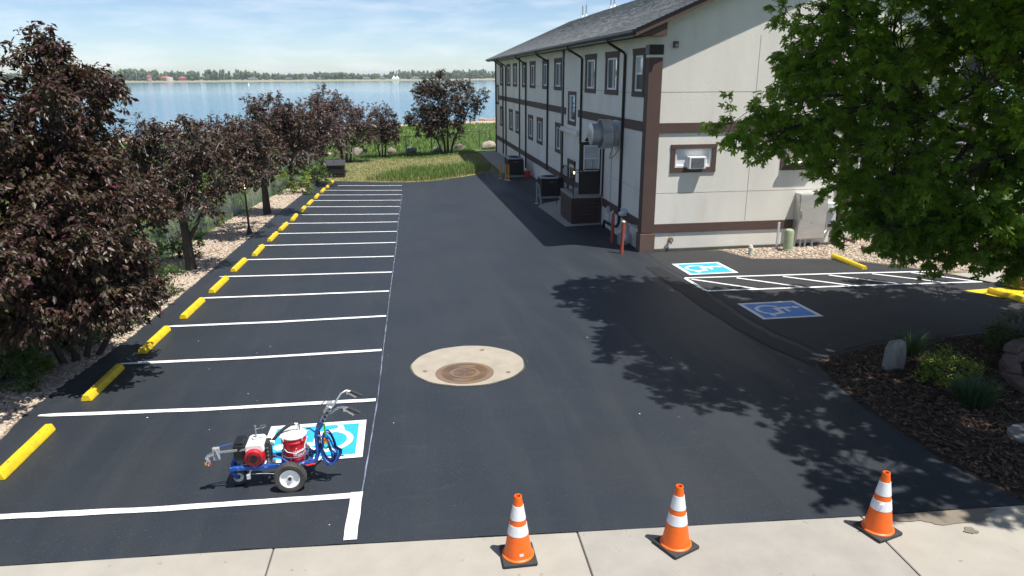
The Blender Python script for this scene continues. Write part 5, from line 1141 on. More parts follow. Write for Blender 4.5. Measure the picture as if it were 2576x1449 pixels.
chainlink('silver chain link fence running along the gravel behind the purple trees', [(-7.45, 12), (-7.45, 20), (-7.25, 29), (-6.95, 35), (-6.6, 42), (-6.3, 56.5)], 1.25, 17)
chainlink('chain link fence across the back lawn before the boulders', [(-6.3, 56.5), (-3, 56.8), (1.5, 58.5), (4.8, 60.5), (8.6, 61)], 1.55, 8, 'fence_grey')
tb = thing('landscape_timber', 'grey landscape timber edging the gravel at the lower left', 'timber', (-6.9, 11.9, Z(-6.9, 11.9)))
mb = MB(); mb.bar((-7.55, 11.2, Z(-7.5, 11.2) + .06), (-6.4, 12.55, Z(-6.4, 12.5) + .05), .13, .12); mb.build('beam', 'timber', tb, bevel=.015)
tb = thing('landscape_timber', 'second grey timber along the fence foot under the tall purple tree', 'timber', (-7.2, 14, Z(-7.2, 14)))
mb = MB(); mb.bar((-7.35, 12.6, Z(-7.3, 12.6) + .06), (-7.0, 16.2, Z(-7.1, 16) + .05), .13, .12); mb.build('beam', 'timber', tb, bevel=.015)

du = thing('dumpster', 'black metal dumpster with sloping plastic lids at the far end of the lot', 'dumpster', (-4.28, 46.0, Z(-4.28, 46)))
mb = MB(); mb.prism([(-.45, 0.06), (.40, .06), (.55, .95), (-.45, .75)], lambda u, v, w: (w, -u * -1, v) if False else (w, u, v), -.62, .62); db = mb.build('bin', 'dumpster', du, local=True, bevel=.012)
for x in (-.62, .62):
    mb = MB(); mb.box(x - .1 if x < 0 else x, x if x < 0 else x + .1, -.25, .15, .30, .38); mb.build('fork_pocket', 'dumpster', du, local=True, bevel=.006)
mb = MB(); mb.bar((-.6, -.46, .30), (.6, -.46, .30), .03, .05); mb.bar((-.62, -.46, .72), (.62, -.46, .72), .05, .05); mb.build('rib', 'dumpster', du, local=True, bevel=.006)
for x0, x1 in ((-.66, -.01), (.01, .66)):
    mb = MB(); mb.prism([(-.52, .74), (.5, .97), (.5, 1.02), (-.52, .80)], lambda u, v, w: (w, u, v), x0, x1); l_ = mb.build('lid', 'dumpster_lid', du, local=True, bevel=.02)
    mb = MB()
    for k in range(4): xx = x0 + .12 + k * .14; mb.prism([(-.45, .82), (.42, 1.015), (.42, 1.035), (-.45, .84)], lambda u, v, w: (w, u, v), xx, xx + .05)
    mb.build('lid_ribs', 'dumpster_lid', l_, local=True, smooth=False)
bt = thing('tipped_bin', 'dark bin lying behind the leftmost pair of boulders', 'bin', (-3.2, 61, Z(-3.2, 61)))
mb = MB(); mb.prism([(0, 0), (.5, .02), (.55, .3), (0, .36)], lambda u, v, w: (-3.5 + u, w, Z(-3.2, 61) + v), 60.9, 61.3); mb.build('body', 'dark_grey', bt, bevel=.03); mb = MB(); mb.box(-3.52, -2.92, 60.88, 61.32, Z(-3.2, 61) + .33, Z(-3.2, 61) + .38); mb.build('lid', 'dark_grey', bt, bevel=.015)

def boulder(label, x, y, sx, sy, sz, m, seed, name='boulder', group='boulders along the back fence', z=None):
    bm = bmesh.new(); bmesh.ops.create_icosphere(bm, subdivisions=3, radius=1); r = np.random.default_rng(seed)
    pl = unit(r.normal(0, 1, (9, 3))); of = r.uniform(.62, .9, 9)
    for v in bm.verts:
        p = np.array(v.co)
        for n_, d_ in zip(pl, of):
            k = p @ n_
            if k > d_: p = p - n_ * (k - d_) * .92
        p += r.normal(0, .012, 3); v.co = Vector(p * [sx, sy, sz])
    me = bpy.data.meshes.new(name); bm.to_mesh(me); bm.free(); me.materials.append(M[m]); me.polygons.foreach_set('use_smooth', [True] * len(me.polygons)); me.set_sharp_from_angle(angle=math.radians(24))
    o = link(name, me); o.location = (x, y, (Z(x, y) if z is None else z) + sz * .55); o.rotation_euler = (0, 0, r.uniform(0, 6)); return tag(o, label, 'boulder', group)
boulder('wide tan boulder left of the tipped bin', -3.72, 59.9, .58, .46, .42, 'rock', 1)
boulder('tan rounded boulder right of the thin red purple tree', -.95, 60.0, .42, .38, .38, 'rock', 2)
boulder('grey angular boulder in the middle of the back fence', .63, 60.0, .52, .44, .38, 'rock_grey', 3)
boulder('dark grey boulder in the shade of the largest fence tree', 2.8, 60.1, .52, .4, .34, 'rock_grey', 4)
boulder('pale tan boulder right of the largest fence tree', 4.75, 60.7, .46, .4, .36, 'rock', 5)
boulder('big flat topped boulder at the far building corner', 7.1, 60.2, .66, .5, .46, 'rock', 6)
boulder('small pale boulder at the left end of the back fence', -6.0, 60.0, .3, .3, .18, 'rock', 7)
for k in range(26):
    x = R.uniform(11, 22); boulder('reddish shore rock at the water edge', x, 121 + .12 * (x - 10) + R.uniform(-1.2, 1.2), R.uniform(.3, .8), .4, R.uniform(.2, .4), 'rock', 60 + k, 'shore_rock', 'rocks along the water edge by the building')

# planting bed pieces
ss = MB(); z0 = Z(8.23, 10.4)
ss.prism([(-.20, -.06), (.17, -.06), (.19, .30), (.16, .52), (-.08, .50), (-.15, .36)], lambda u, v, w: (8.23 + u - .0 * w, 10.4 + w + .10 * v, z0 + v), -.07, .07)
tag(ss.build('standing_stone', 'slab_stone', bevel=.03, seg=3), 'upright grey slab of stone standing in the mulch bed', 'stone')
fs_ = MB(); n = 11; P = [(8.42 + .38 * math.cos(2 * math.pi * k / n) * R.uniform(.8, 1.15), 7.75 + .30 * math.sin(2 * math.pi * k / n) * R.uniform(.8, 1.15)) for k in range(n)]; fs_.prism(P, lambda u, v, w: (u, v, Z(u, v) + w), -.02, .08)
tag(fs_.build('flat_stone', 'rock_grey', bevel=.02), 'flat pale grey flagstone lying at the right edge of the mulch', 'stone')
rw = thing('retaining_wall', 'low curved wall of stacked reddish concrete blocks in the mulch', 'retaining wall', (9.9, 9.7, Z(9.9, 9.7)))
path = [(9.55, 8.95), (9.68, 9.35), (9.85, 9.75), (10.2, 10.15), (10.65, 10.4), (11.15, 10.5), (11.65, 10.5)]
for row in range(3):
    for k in range(len(path) - 1):
        if row == 2 and k < 3 or row == 1 and k < 1: continue
        a, b = Vector(path[k]), Vector(path[k + 1]); s = .5 if row % 2 else 0
        if row % 2 and k + 2 < len(path): a, b = a.lerp(b, .5), Vector(path[k + 1]).lerp(Vector(path[k + 2]), .5)
        d = (b - a); L = d.length; d.normalize()
        for hlf in (0, 1):
            p = a + d * (L * .5 * hlf + .01); q = a + d * (L * .5 * (hlf + 1) - .01); z = Z(p.x, p.y) + .075 + row * .128 + R.uniform(0, .006)
            mb = MB(); mb.bar((p.x, p.y + R.uniform(-.015, .015), z), (q.x, q.y + R.uniform(-.015, .015), z), .22, .12); mb.build('block', 'block', rw, smooth=False, bevel=.018, seg=1)
def barrel(label, x, y, s, seed):
    t = thing('flower_barrel', label, 'planter', (x, y, Z(x, y) + .03), group='wooden flower barrels by the entrance')
    n = 16
    for k in range(n):
        a0, a1 = 2 * math.pi * k / n + .012, 2 * math.pi * (k + 1) / n - .012; V_ = []
        for r_, z_ in ((.27, 0), (.31, .2), (.30, .40)):
            for rr_ in (r_ * s, (r_ - .025) * s):
                V_ += [(rr_ * math.cos(a0), rr_ * math.sin(a0), z_ * s), (rr_ * math.cos(a1), rr_ * math.sin(a1), z_ * s)]
        mb = MB(); mb.add(V_, [(0, 1, 5, 4), (4, 5, 9, 8), (2, 6, 7, 3), (6, 10, 11, 7), (8, 9, 11, 10), (0, 2, 3, 1)]); mb.build('stave', 'wood', t, local=True, smooth=False)
    for z_, r_ in ((.08, .292), (.32, .312)):
        mb = MB(); mb.lathe([(r_ * s, (z_ - .018) * s), (r_ * s + .006, (z_ - .018) * s), (r_ * s + .006, (z_ + .018) * s), (r_ * s, (z_ + .018) * s)], n=24, cap=False); mb.build('hoop', 'iron', t, local=True)
    mb = MB(); mb.lathe([(.27 * s, .34 * s), (.02, .38 * s)], n=16); mb.build('soil', 'mulch_soil', t, local=True)
    f = thing('geraniums', 'red geraniums growing in the ' + label.split(',')[0], 'flowers', (x, y, Z(x, y) + .03 + .36 * s), group='red geraniums in the flower barrels')
    rng = np.random.default_rng(seed); n = 420; c = np.array([x, y, Z(x, y) + .03 + .42 * s]); P = c + unit(rng.normal(0, 1, (n, 3))) * np.array([.30, .30, .18]) * s * rng.uniform(.3, 1, (n, 1)); P[:, 2] = np.maximum(P[:, 2], c[2] - .08)
    V1, F1 = leaves_arrays(P, rng.normal(0, 1, (n, 3)), .07 * rng.uniform(.7, 1.2, n), LEAF_L, rng); np_mesh('leaves', V1, F1, 'green_leaf', f)
    for k in range(9):
        q = c + np.array([rng.uniform(-.28, .28) * s, rng.uniform(-.28, .28) * s, rng.uniform(.12, .26) * s]); n2 = 30; Pk = q + rng.normal(0, .028, (n2, 3))
        V1, F1 = leaves_arrays(Pk, rng.normal(0, 1, (n2, 3)), .045 * rng.uniform(.7, 1.2, n2), LEAF_L, rng, 1.); np_mesh('flower_head', V1, F1, 'flower', f)
barrel('nearer wooden half barrel, right of the striped access aisle', 14.75, 14.75, 1.1, 5)
barrel('farther wooden half barrel, among the pebbles behind the nearer one', 16.05, 17.1, 1.0, 6)
sp = MB(); sp.prism([(0, 0), (.7, 0), (.7, .06), (0, .12)], lambda u, v, w: (13.75 + u, w - .5 * u, Z(13.9, 19) + .02 + v), 19.35, 19.6); tag(sp.build('splash_block', 'brown_light', bevel=.012), 'brown splash block lying on the pebbles under the downspout', 'splash block')

# ------------------------------------------------------------------ traffic cones
def cone(label, x, y, rz, torn=False):
    t = thing('traffic_cone', label, 'traffic cone', (x, y, .027), rz, 'traffic cones on the sidewalk')
    mb = MB(); mb.box(-.178, .178, -.178, .178, .0, .042); mb.build('base', 'rubber', t, local=True, bevel=.016, seg=3)
    rr_ = lambda z: .148 + (.036 - .148) * (z - .045) / (.72 - .045)
    def ring(z0, z1, name, m, o):
        q = MB(); q.lathe([(rr_(z0), z0), (rr_(z0) + o, z0 + .001), (rr_(z1) + o, z1 - .001), (rr_(z1), z1)], n=36, cap=False); return q.build(name, m, t, local=True)
    q = MB(); q.lathe([(.165, .042), (.165, .05), (.150, .056)] + [(rr_(z), z) for z in (.06, .2, .4, .6, .70)] + [(.040, .715), (.036, .722), (.028, .720), (.026, .60)], n=36, cap=False); q.build('body', 'cone', t, local=True)
    ring(.30, .41, 'collar', 'cone_white', .003); ring(.47, .62, 'collar', 'cone_white', .003)
    return t
c1 = cone('orange traffic cone on the left, with a small label near its foot', .985, 6.25, .0)
mb = MB(); mb.add([((.1415 - .0) * math.sin(a), -.1415 * math.cos(a), z) for z, k in ((.10, 0), (.135, 1)) for a in (-.05, .1, .25)], [(0, 1, 4, 3), (1, 2, 5, 4)]); mb.build('sticker', 'cone_white', c1, local=True, smooth=False)
cone('orange traffic cone in the middle with its base turned askew', 2.66, 6.17, .42)
c3 = cone('orange traffic cone on the right with a torn lower collar', 4.93, 6.08, .28)
mb = MB(); mb.add([(-.062, -.080, .412), (-.105, -.068, .425), (-.128, -.062, .405), (-.075, -.085, .385)], [(0, 1, 2, 3)]); mb.build('torn_flap', 'cone_white', c3, local=True, smooth=False)

# ------------------------------------------------------------------ line striper
SO = (-1.53, 8.23, Z(-1.53, 8.23) + .02)
ls = thing('line_striper', 'blue walk behind paint striper with red engine and white rimmed wheels', 'paint striper', SO)
T = lambda u, v, w: (-u, v, w)      # u forward (to the stalls' heads), v away from the camera, w up
def wheel(u, v, r, wd, rim, name='wheel'):
    c = T(u, v, r)
    q = MB(); q.lathe([(rim, -wd * .42), (rim + (r - rim) * .35, -wd / 2), (r * .93, -wd * .48), (r, -wd * .25), (r, wd * .25), (r * .93, wd * .48), (rim + (r - rim) * .35, wd / 2), (rim, wd * .42)], c, (0, 1, 0), 36, cap=False); w_ = q.build(name, 'tyre', ls, local=True)
    q = MB(); q.lathe([(rim * 1.01, -wd * .44), (rim * .93, -wd * .40), (rim * .80, -wd * .12), (rim * .30, -wd * .10), (rim * .28, -wd * .30), (.001, -wd * .32)], c, (0, 1, 0), 28, cap=False); q.lathe([(rim * 1.01, wd * .44), (rim * .8, wd * .12), (.001, wd * .1)], c, (0, 1, 0), 28, cap=False); q.build('rim', 'white_pl', w_, local=True)
    q = MB(); q.lathe([(.022, -wd * .5), (.022, -wd * .30)], c, (0, 1, 0), 10); q.build('axle_cap', 'rubber', w_, local=True)
    if r > .15:
        q = MB()
        for k in range(26):
            a = 2 * math.pi * k / 26; q.bar((c[0] + r * math.cos(a), v - wd * .28, r + r * math.sin(a)), (c[0] + r * math.cos(a + .09), v + wd * .28, r + r * math.sin(a + .09)), .018, .008, upv=(math.cos(a), 0, math.sin(a)))
        q.build('tread', 'tyre', w_, local=True, smooth=False)
wheel(0, -.27, .19, .10, .118); wheel(0, .27, .19, .10, .118); wheel(.655, 0, .108, .075, .06)
q = MB(); q.bar(T(.72, -.13, .285), T(-.24, -.13, .285), .05, .05); q.bar(T(.72, .13, .285), T(-.24, .13, .285), .05, .05)
for u in (.70, .36, .1, -.22): q.bar(T(u, -.13, .285), T(u, .13, .285), .05, .05)
q.bar(T(0, -.24, .19), T(0, .24, .19), .035, .035); q.bar(T(0, -.1, .19), T(0, -.1, .28), .04, .06); q.bar(T(0, .1, .19), T(0, .1, .28), .04, .06)
q.build('frame', 'blue_frame', ls, local=True, bevel=.006)
q = MB(); q.lathe([(.03, 0), (.03, .10), (.045, .10), (.045, .13)], T(.655, 0, .22), n=12); q.bar(T(.70, -.05, .25), T(.70, .05, .25), .09, .03)
for v in (-.06, .06): q.bar(T(.71, v, .255), T(.72, v, .19), .05, .012, upv=(0, 1, 0)); q.bar(T(.72, v, .19), T(.655, v, .108), .05, .012, upv=(0, 1, 0))
q.build('caster_fork', 'blue_frame', ls, local=True, bevel=.004)
q = MB(); pts = [T(-.24, -.13, .285), T(-.30, -.12, .32), T(-.325, -.10, .40), T(-.32, -.08, .62), T(-.33, -.08, .68), T(-.40, -.08, .78)]; q.tube(pts, .026, 10); q.tube([(p[0], -p[1], p[2]) for p in pts], .026, 10); q.bar(T(-.325, -.09, .5), T(-.325, .09, .5), .03, .03); q.build('upright', 'blue_frame', ls, local=True)
q = MB(); d = Vector(T(-.52, 0, .98)) - Vector(T(-.37, 0, .72)); 
q.bar(T(-.37, 0, .73), T(-.515, 0, .975), .17, .035, upv=(1, 0, .4)); pan = q.build('control_panel', 'lt_grey', ls, local=True, bevel=.008)
q = MB(); q.bar(T(-.45, -.05, .895), T(-.50, -.05, .98), .03, .075, upv=(1, 0, .4)); q.box(.46, .53, -.03, .04, .95, 1.02); q.build('gauge_box', 'grey_paint', pan, local=True, bevel=.006)
for k in range(4): q = MB(); q.lathe([(.014, 0), (.012, .02)], (.415 + .03 * k, -.092, .82 + .05 * k), (0, -1, 0), 10); q.build('dial', 'black_metal', pan, local=True)
for s in (-1, 1):
    q = MB(); q.tube([T(-.50, s * .06, .90), T(-.56, s * .12, .965), T(-.62, s * .20, 1.03), T(-.68, s * .23, 1.05), T(-.74, s * .24, 1.035), T(-.80, s * .24, 1.0)], .014, 8); hbx = q.build('handlebar', 'steel', ls, local=True)
    q = MB(); q.tube([T(-.73, s * .24, 1.04), T(-.80, s * .24, 1.005), T(-.87, s * .24, .965)], .02, 10); q.build('grip', 'rubber', hbx, local=True)
    q = MB(); q.bar(T(-.70, s * .245, 1.02), T(-.80, s * .25, .945), .012, .02); q.bar(T(-.69, s * .245, 1.05), T(-.70, s * .245, 1.0), .025, .03); q.build('lever', 'steel', hbx, local=True)
q = MB(); q.tube([T(-.5, .07, .98), T(-.47, .14, 1.02), T(-.40, .05, .98), T(-.37, -.06, .86), T(-.35, -.1, .7)], .007, 6); q.tube([T(-.70, -.24, 1.0), T(-.6, -.15, 1.02), T(-.48, -.1, .96), T(-.38, -.1, .80)], .006, 6); q.build('control_cables', 'rubber', ls, local=True)
# engine
eng = MB(); eng.box(-.56, -.30, -.10, .16, .32, .46); eng.box(-.52, -.33, -.12, .12, .30, .34); eng = eng.build('engine', 'red_eng', ls, local=True, bevel=.02, label='small petrol engine with red shroud, white tank and black muffler box')
q = MB(); q.lathe([(.115, 0), (.115, .05), (.10, .075), (.055, .085), (.055, .08), (.001, .078)], T(.42, -.10, .42), (0, -1, 0), 28); q.build('recoil_starter', 'red_eng', eng, local=True)
q = MB()
for k in range(22):
    a = 2 * math.pi * k / 22; q.bar((-.42 + .055 * math.cos(a), -.1855, .42 + .055 * math.sin(a)), (-.42 + .092 * math.cos(a), -.181, .42 + .092 * math.sin(a)), .006, .006)
q.lathe([(.045, 0), (.045, .004)], (-.42, -.184, .42), (0, -1, 0), 18); q.build('starter_slots', 'black_metal', eng, local=True, smooth=False)
q = MB(); q.prism([(-.52, .47), (-.305, .47), (-.295, .50), (-.31, .56), (-.34, .585), (-.48, .585), (-.515, .565), (-.525, .52)], lambda u, v, w: (u, w, v), -.13, .15); tk = q.build('fuel_tank', 'white_pl', eng, local=True, bevel=.015)
q = MB(); q.lathe([(.035, 0), (.04, .015), (.035, .03), (.01, .034)], (-.42, .02, .585), n=14); q.build('fuel_cap', 'lt_grey', tk, local=True)
q = MB()
for k in range(6): q.box(-.50 + k * .02, -.488 + k * .02, -.1345, -.131, .485, .515)
q.build('tank_label', 'lt_grey', tk, local=True, smooth=False)
q = MB(); q.box(-.66, -.525, -.13, .12, .42, .58); q.box(-.645, -.54, -.10, .10, .575, .61); mf = q.build('muffler_box', 'black_metal', eng, local=True, bevel=.014)
q = MB(); q.box(-.64, -.53, -.115, .10, .32, .42); q.build('carburettor', 'dark_grey', eng, local=True, bevel=.012)
q = MB(); q.box(-.525, -.50, -.1225, -.119, .36, .45); q.build('warning_label', 'white_pl', eng, local=True, smooth=False)
# pump
q = MB(); q.box(-.295, -.235, -.09, .04, .30, .58); pm = q.build('pump', 'dark_grey', ls, local=True, bevel=.008)
for k in range(4): q = MB(); q.lathe([(.012, 0), (.012, .008)], (-.265, -.09, .36 + k * .05), (0, -1, 0), 8); q.build('bolt', 'steel', pm, local=True)
q = MB(); q.lathe([(.035, 0), (.035, .05)], (-.235, -.04, .56), (1, 0, -.3), 14); q.lathe([(.02, -.06), (.02, .0)], (-.265, -.1, .33), (0, -1, 0), 10); q.build('fitting', 'steel', pm, local=True)
q = MB(); q.box(-.30, -.20, -.12, -.02, .26, .31); q.tube([(-.2, -.1, .30), (-.16, -.12, .27), (-.13, -.14, .25)], .012, 6); q.build('valve', 'steel', pm, local=True)
# suction hose into the bucket
q = MB(); q.tube([(-.215, -.04, .565), (-.15, -.03, .64), (-.06, -.02, .72), (.02, -.01, .762), (.07, -.01, .765)], .021, 12); q.build('suction_hose', 'rubber', ls, local=True); q = MB(); q.tube([(.065, -.01, .765), (.095, -.01, .76), (.11, -.01, .735), (.112, -.01, .66)], .018, 10); q.build('suction_elbow', 'steel', ls, local=True)
# spray arm
q = MB(); q.bar((-.60, -.16, .545), (-.90, -.16, .53), .022, .022); q.bar((-.5, -.16, .55), (-.62, -.10, .5), .02, .02); arm = q.build('gun_arm', 'galv', ls, local=True)
q = MB(); q.box(-.88, -.80, -.185, -.135, .44, .60); q.bar((-.84, -.19, .60), (-.80, -.19, .46), .04, .012); q.build('gun_clamp', 'grey_paint', arm, local=True, bevel=.008)
q = MB(); q.tube([(-.86, -.16, .52), (-.93, -.16, .50), (-.955, -.16, .46)], .028, 10); q.lathe([(.02, 0), (.026, -.04), (.014, -.09)], (-.945, -.16, .46), n=10); q.build('spray_gun', 'steel', arm, local=True)
q = MB(); q.box(-.985, -.94, -.175, -.145, .38, .42); q.build('tip_guard', 'orange_pl', arm, local=True, bevel=.006); q = MB(); q.box(-.94, -.915, -.175, -.15, .375, .405); q.build('tip_handle', 'red_pl', arm, local=True, bevel=.005)
q = MB(); q.tube([(-.88, -.13, .56), (-.78, -.10, .58), (-.66, -.08, .60)], .010, 6); q.tube([(-.87, -.14, .46), (-.82, -.1, .44), (-.74, -.1, .52), (-.62, -.1, .52)], .007, 6); q.build('gun_hose', 'hose_blue', arm, local=True)
# sight pole
q = MB(); q.tube([(-.405, .0, .60), (-.402, .0, .76)], .010, 8); q.tube([(-.402, 0, .73), (-.35, 0, .735), (-.33, 0, .77), (-.285, 0, .775), (-.28, 0, .75), (-.33, 0, .735)], .005, 6); q.lathe([(.015, 0), (.015, .02)], (-.402, 0, .755), n=8); q.build('guide_pole', 'steel', ls, local=True)
q = MB(); q.box(-.53, -.49, -.16, -.10, .14, .20); q.bar((-.50, -.12, .19), (-.47, -.12, .27), .05, .02); q.tube([(-.47, -.14, .2), (-.3, -.15, .2), (-.05, -.2, .19)], .004, 5); q.build('brake_block', 'lt_grey', ls, local=True, bevel=.004)
# bucket cage and coil
q = MB(); bc = (.045, -.03)
for w in (.30, .40): q.tube([(bc[0] + .155 * math.cos(t), bc[1] + .155 * math.sin(t), w) for t in np.linspace(0, 2 * math.pi, 25)], .006, 6)
for k in range(6): a = k * math.pi / 3 + .3; q.tube([(bc[0] + .155 * math.cos(a), bc[1] + .155 * math.sin(a), .285), (bc[0] + .155 * math.cos(a), bc[1] + .155 * math.sin(a), .40)], .006, 6)
q.build('bucket_cage', 'steel', ls, local=True)
for k in range(9):
    q = MB(); w0 = .66 - .015 * R.random(); w1 = .24 + .05 * R.random(); s = .052 + .010 * k; vv = -.12 + .008 * k * R.choice((-1, 1)); cu = .41 + .012 * k * .4
    pts = []
    for t in np.linspace(0, 2 * math.pi, 25):
        a, z = math.sin(t), math.cos(t); pts.append((cu + s * a * (1.0 if z < 0 else .55) + .05 * (1 - z) / 2, vv + .03 * math.sin(2 * t + k), (w0 + w1) / 2 + (w0 - w1) / 2 * z))
    q.tube(pts, .0095, 6); q.build('hose_coil', 'hose_blue', ls, local=True)
q = MB(); q.tube([(.36, -.12, .55), (.42, -.13, .60), (.38, -.13, .63), (.345, -.11, .64)], .012, 6); q.build('hose_strap', 'steel', ls, local=True)
q = MB(); q.tube([(.43, -.13, .80), (.435, -.14, .68), (.46, -.15, .56), (.465, -.15, .50), (.43, -.15, .475), (.405, -.15, .50)], .012, 6); q.build('green_cord', 'green_cord', ls, local=True)
q = MB(); q.lathe([(.03, -.012), (.04, 0), (.03, .012)], (.44, -.16, .585), (0, 1, 0), 12); q.build('orange_tag', 'orange_pl', ls, local=True); q = MB(); q.bar((.18, -.17, .275), (.29, -.17, .29), .02, .02); q.build('orange_lever', 'red_pl', ls, local=True, bevel=.004)
for hp, hr in (([(.31, .02, .6), (.22, .1, .64), (.18, .12, .62)], .009), ([(.32, -.1, .40), (.2, .12, .34), (.05, .2, .33)], .009), ([(-.2, -.12, .42), (-.1, -.16, .40), (-.02, -.18, .34)], .012)):
    q = MB(); q.tube(hp, hr, 6); q.build('paint_hose', 'hose_blue', ls, local=True)
# bucket
bk = thing('paint_bucket', 'red paint bucket with white smeared lid standing on the striper', 'bucket', (SO[0] + bc[0], SO[1] + bc[1], SO[2] + .285))
q = MB(); q.lathe([(.112, .0), (.115, .01), (.140, .28), (.150, .285), (.150, .30), (.142, .305), (.145, .345), (.150, .35)], n=36); q.build('pail', 'bucket_red', bk, local=True)
q = MB(); q.lathe([(.152, .345), (.156, .350), (.156, .362), (.146, .370), (.12, .378), (.06, .388), (.02, .398), (.001, .395)], n=30)
bld_lid = q.build('lid', 'lid_paint', bk, local=True)
q = MB()
for k in range(8):
    a = R.uniform(0, 6.3); L = R.uniform(.005, .03); q.tube([(.162 * math.cos(a), .162 * math.sin(a), .362), (.1635 * math.cos(a), .1635 * math.sin(a), .345), (.156 * math.cos(a), .156 * math.sin(a), .335 - L)], [.014, .012, .006], 6)
q.build('paint_drips', 'white_paint', bld_lid, local=True, kind='stuff')
q = MB(); q.tube([(-.147, -.01, .30), (-.145, -.06, .24), (-.07, -.139, .19), (.03, -.150, .165), (.12, -.09, .19), (.147, -.01, .30)], .0045, 6); q.build('bail', 'white_pl', bk, local=True)
def lettering(txt, size, z, a0):
    cu = bpy.data.curves.new('txt', 'FONT'); cu.body = txt; cu.size = size; cu.offset = size * .03; cu.resolution_u = 2
    to = bpy.data.objects.new('txt', cu); COL.objects.link(to); bpy.context.view_layer.update()
    me = bpy.data.meshes.new_from_object(to.evaluated_get(bpy.context.evaluated_depsgraph_get())); bpy.data.objects.remove(to)
    bm = bmesh.new(); bm.from_mesh(me)
    k = 0
    xs_ = [v.co.x for v in bm.verts]; x0, x1 = min(xs_), max(xs_); t = x0
    while t < x1: bmesh.ops.bisect_plane(bm, geom=bm.verts[:] + bm.edges[:] + bm.faces[:], plane_co=(t, 0, 0), plane_no=(1, 0, 0)); t += .012
    for v in bm.verts:
        zz = z + v.co.y; r = .112 + .028 * zz / .28 + .0035; a = a0 + v.co.x / r; v.co = (r * math.sin(a), -r * math.cos(a), zz)
    bmesh.ops.recalc_face_normals(bm, faces=bm.faces); bm.to_mesh(me); bm.free(); me.materials.clear(); me.materials.append(M['print']); link('lettering', me, bk)
lettering('HARBOR', .052, .160, -.02); lettering('FREIGHT', .049, .112, -.02)
q = MB(); q.prism([(-.006, 0), (.006, 0), (.009, .03), (-.003, .035)], lambda u, v, w: ((.133 + w) * math.sin(.28 + u / .13), -(.133 + w) * math.cos(.28 + u / .13), .215 + v), .0, .002); q.build('print_mark', 'print', bk, local=True, smooth=False)

# ------------------------------------------------------------------ far things
def far_trees():
    v, f = ico(); rng = np.random.default_rng(5); Vs, Fs = [], []; off = 0
    for k in range(1500):
        x = rng.uniform(-1150, 1250); d = rng.uniform(10, 120) if x < -330 else rng.uniform(45, 200)
        y = float(far_y(x)) + d; h = rng.uniform(10, 17.5) * (1 + .22 * math.sin(x * .011) + .15 * math.sin(x * .037 + 1)); w = rng.uniform(3.5, 6.5)
        if abs(x + 9) < 16 and d < 100: continue
        for q in range(5):
            c = np.array([x + rng.normal(0, w * .45), y + rng.normal(0, w * .4), .5 + h * rng.uniform(.35, .85)]); s = np.array([w * .55, w * .55, h * .28]) * rng.uniform(.6, 1.15)
            Vs.append(c + v * s * rng.uniform(.7, 1.2, (12, 1))); Fs.append(f + off); off += 12
        Vs.append(np.array([x, y, .5 + h * .2]) + v * np.array([w * .7, w * .6, h * .25])); Fs.append(f + off); off += 12
    for x in np.arange(-1150, 1250, 5.0):
        y = float(far_y(x)) + 150 + rng.uniform(-15, 25); h = rng.uniform(7, 12)
        Vs.append(np.array([x, y, h * .5]) + v * np.array([5.5, 4, h * .55]) * rng.uniform(.75, 1.2, (12, 1))); Fs.append(f + off); off += 12
    np_mesh('far_woods', np.concatenate(Vs), np.concatenate(Fs), 'far_tree', kind='stuff')
far_trees()
def far_house(label, x, d, w, h, roof_h, wall, roof, y=None, group='houses on the far shore'):
    y = float(far_y(x)) + d if y is None else y; t = thing('lakeside_house', label, 'house', (x, y, .3), group=group)
    mb = MB(); mb.box(-w / 2, w / 2, 0, w * .7, -.5, h); mb.build('wall', wall, t, local=True, smooth=False)
    mb = MB(); e_ = w * .08; mb.add([(-w / 2 - e_, -e_, h), (w / 2 + e_, -e_, h), (w / 2 + e_, w * .7 + e_, h), (-w / 2 - e_, w * .7 + e_, h), (-w * .12, w * .35, h + roof_h), (w * .12, w * .35, h + roof_h)], [(0, 1, 5, 4), (1, 2, 5), (2, 3, 4, 5), (3, 0, 4), (0, 3, 2, 1)]); mb.build('roof', roof, t, local=True, smooth=False)
    return t
WG = 'red roofed waterworks buildings on the far bank'
t = thing('round_tower', 'small round brick tower with red dome on the far bank, leftmost', 'tower', (-440, 1404, .3), group=WG)
mb = MB(); mb.lathe([(4.2, -1), (4.0, 6.2), (4.6, 6.4), (4.6, 7)], n=14); mb.build('wall', 'far_wall', t, local=True); mb = MB(); mb.lathe([(4.6, 7), (3.4, 8.6), (1.5, 9.4), (.9, 9.5), (.9, 10.8), (.2, 12.2)], n=14); mb.build('roof', 'far_red', t, local=True)
t = far_house('wide waterworks hall with red roof and round pale front', -417, 12, 17, 5, 3.4, 'far_wall', 'far_red', group=WG)
mb = MB(); mb.lathe([(6.5, -1), (6.5, 5.2), (5.5, 5.4), (.3, 6)], (7, 0, 0), n=18); mb.build('pale_front', 'far_wall_pale', t, local=True); mb = MB(); mb.lathe([(1.1, 7.5), (1.1, 11), (.2, 12.5)], (0, 6, 0), n=8); mb.build('cupola', 'far_red', t, local=True)
far_house('square red roofed pavilion standing right of the waterworks hall', -391, 12, 12, 4.2, 3.2, 'far_wall', 'far_red', group=WG)
for i, (x, w, lb) in enumerate([(-281, 16, 'long low house among trees, nearest the red roofed pavilion'), (-217, 13, 'house with grey gable at the left of the grassy far shore'), (-186, 8, 'small pale shed on the open grassy far shore'), (-160, 9, 'small grey house right of the pale shed'), (-70, 18, 'broad pale house left of the white tent'), (-36, 12, 'grey house close to the left side of the white tent'), (33, 18, 'low wide pale house right of the white tent')]):
    far_house(lb, x, 40, w, 3.0, 2.6, 'far_grey' if i % 2 else 'far_wall_pale', 'far_roof')
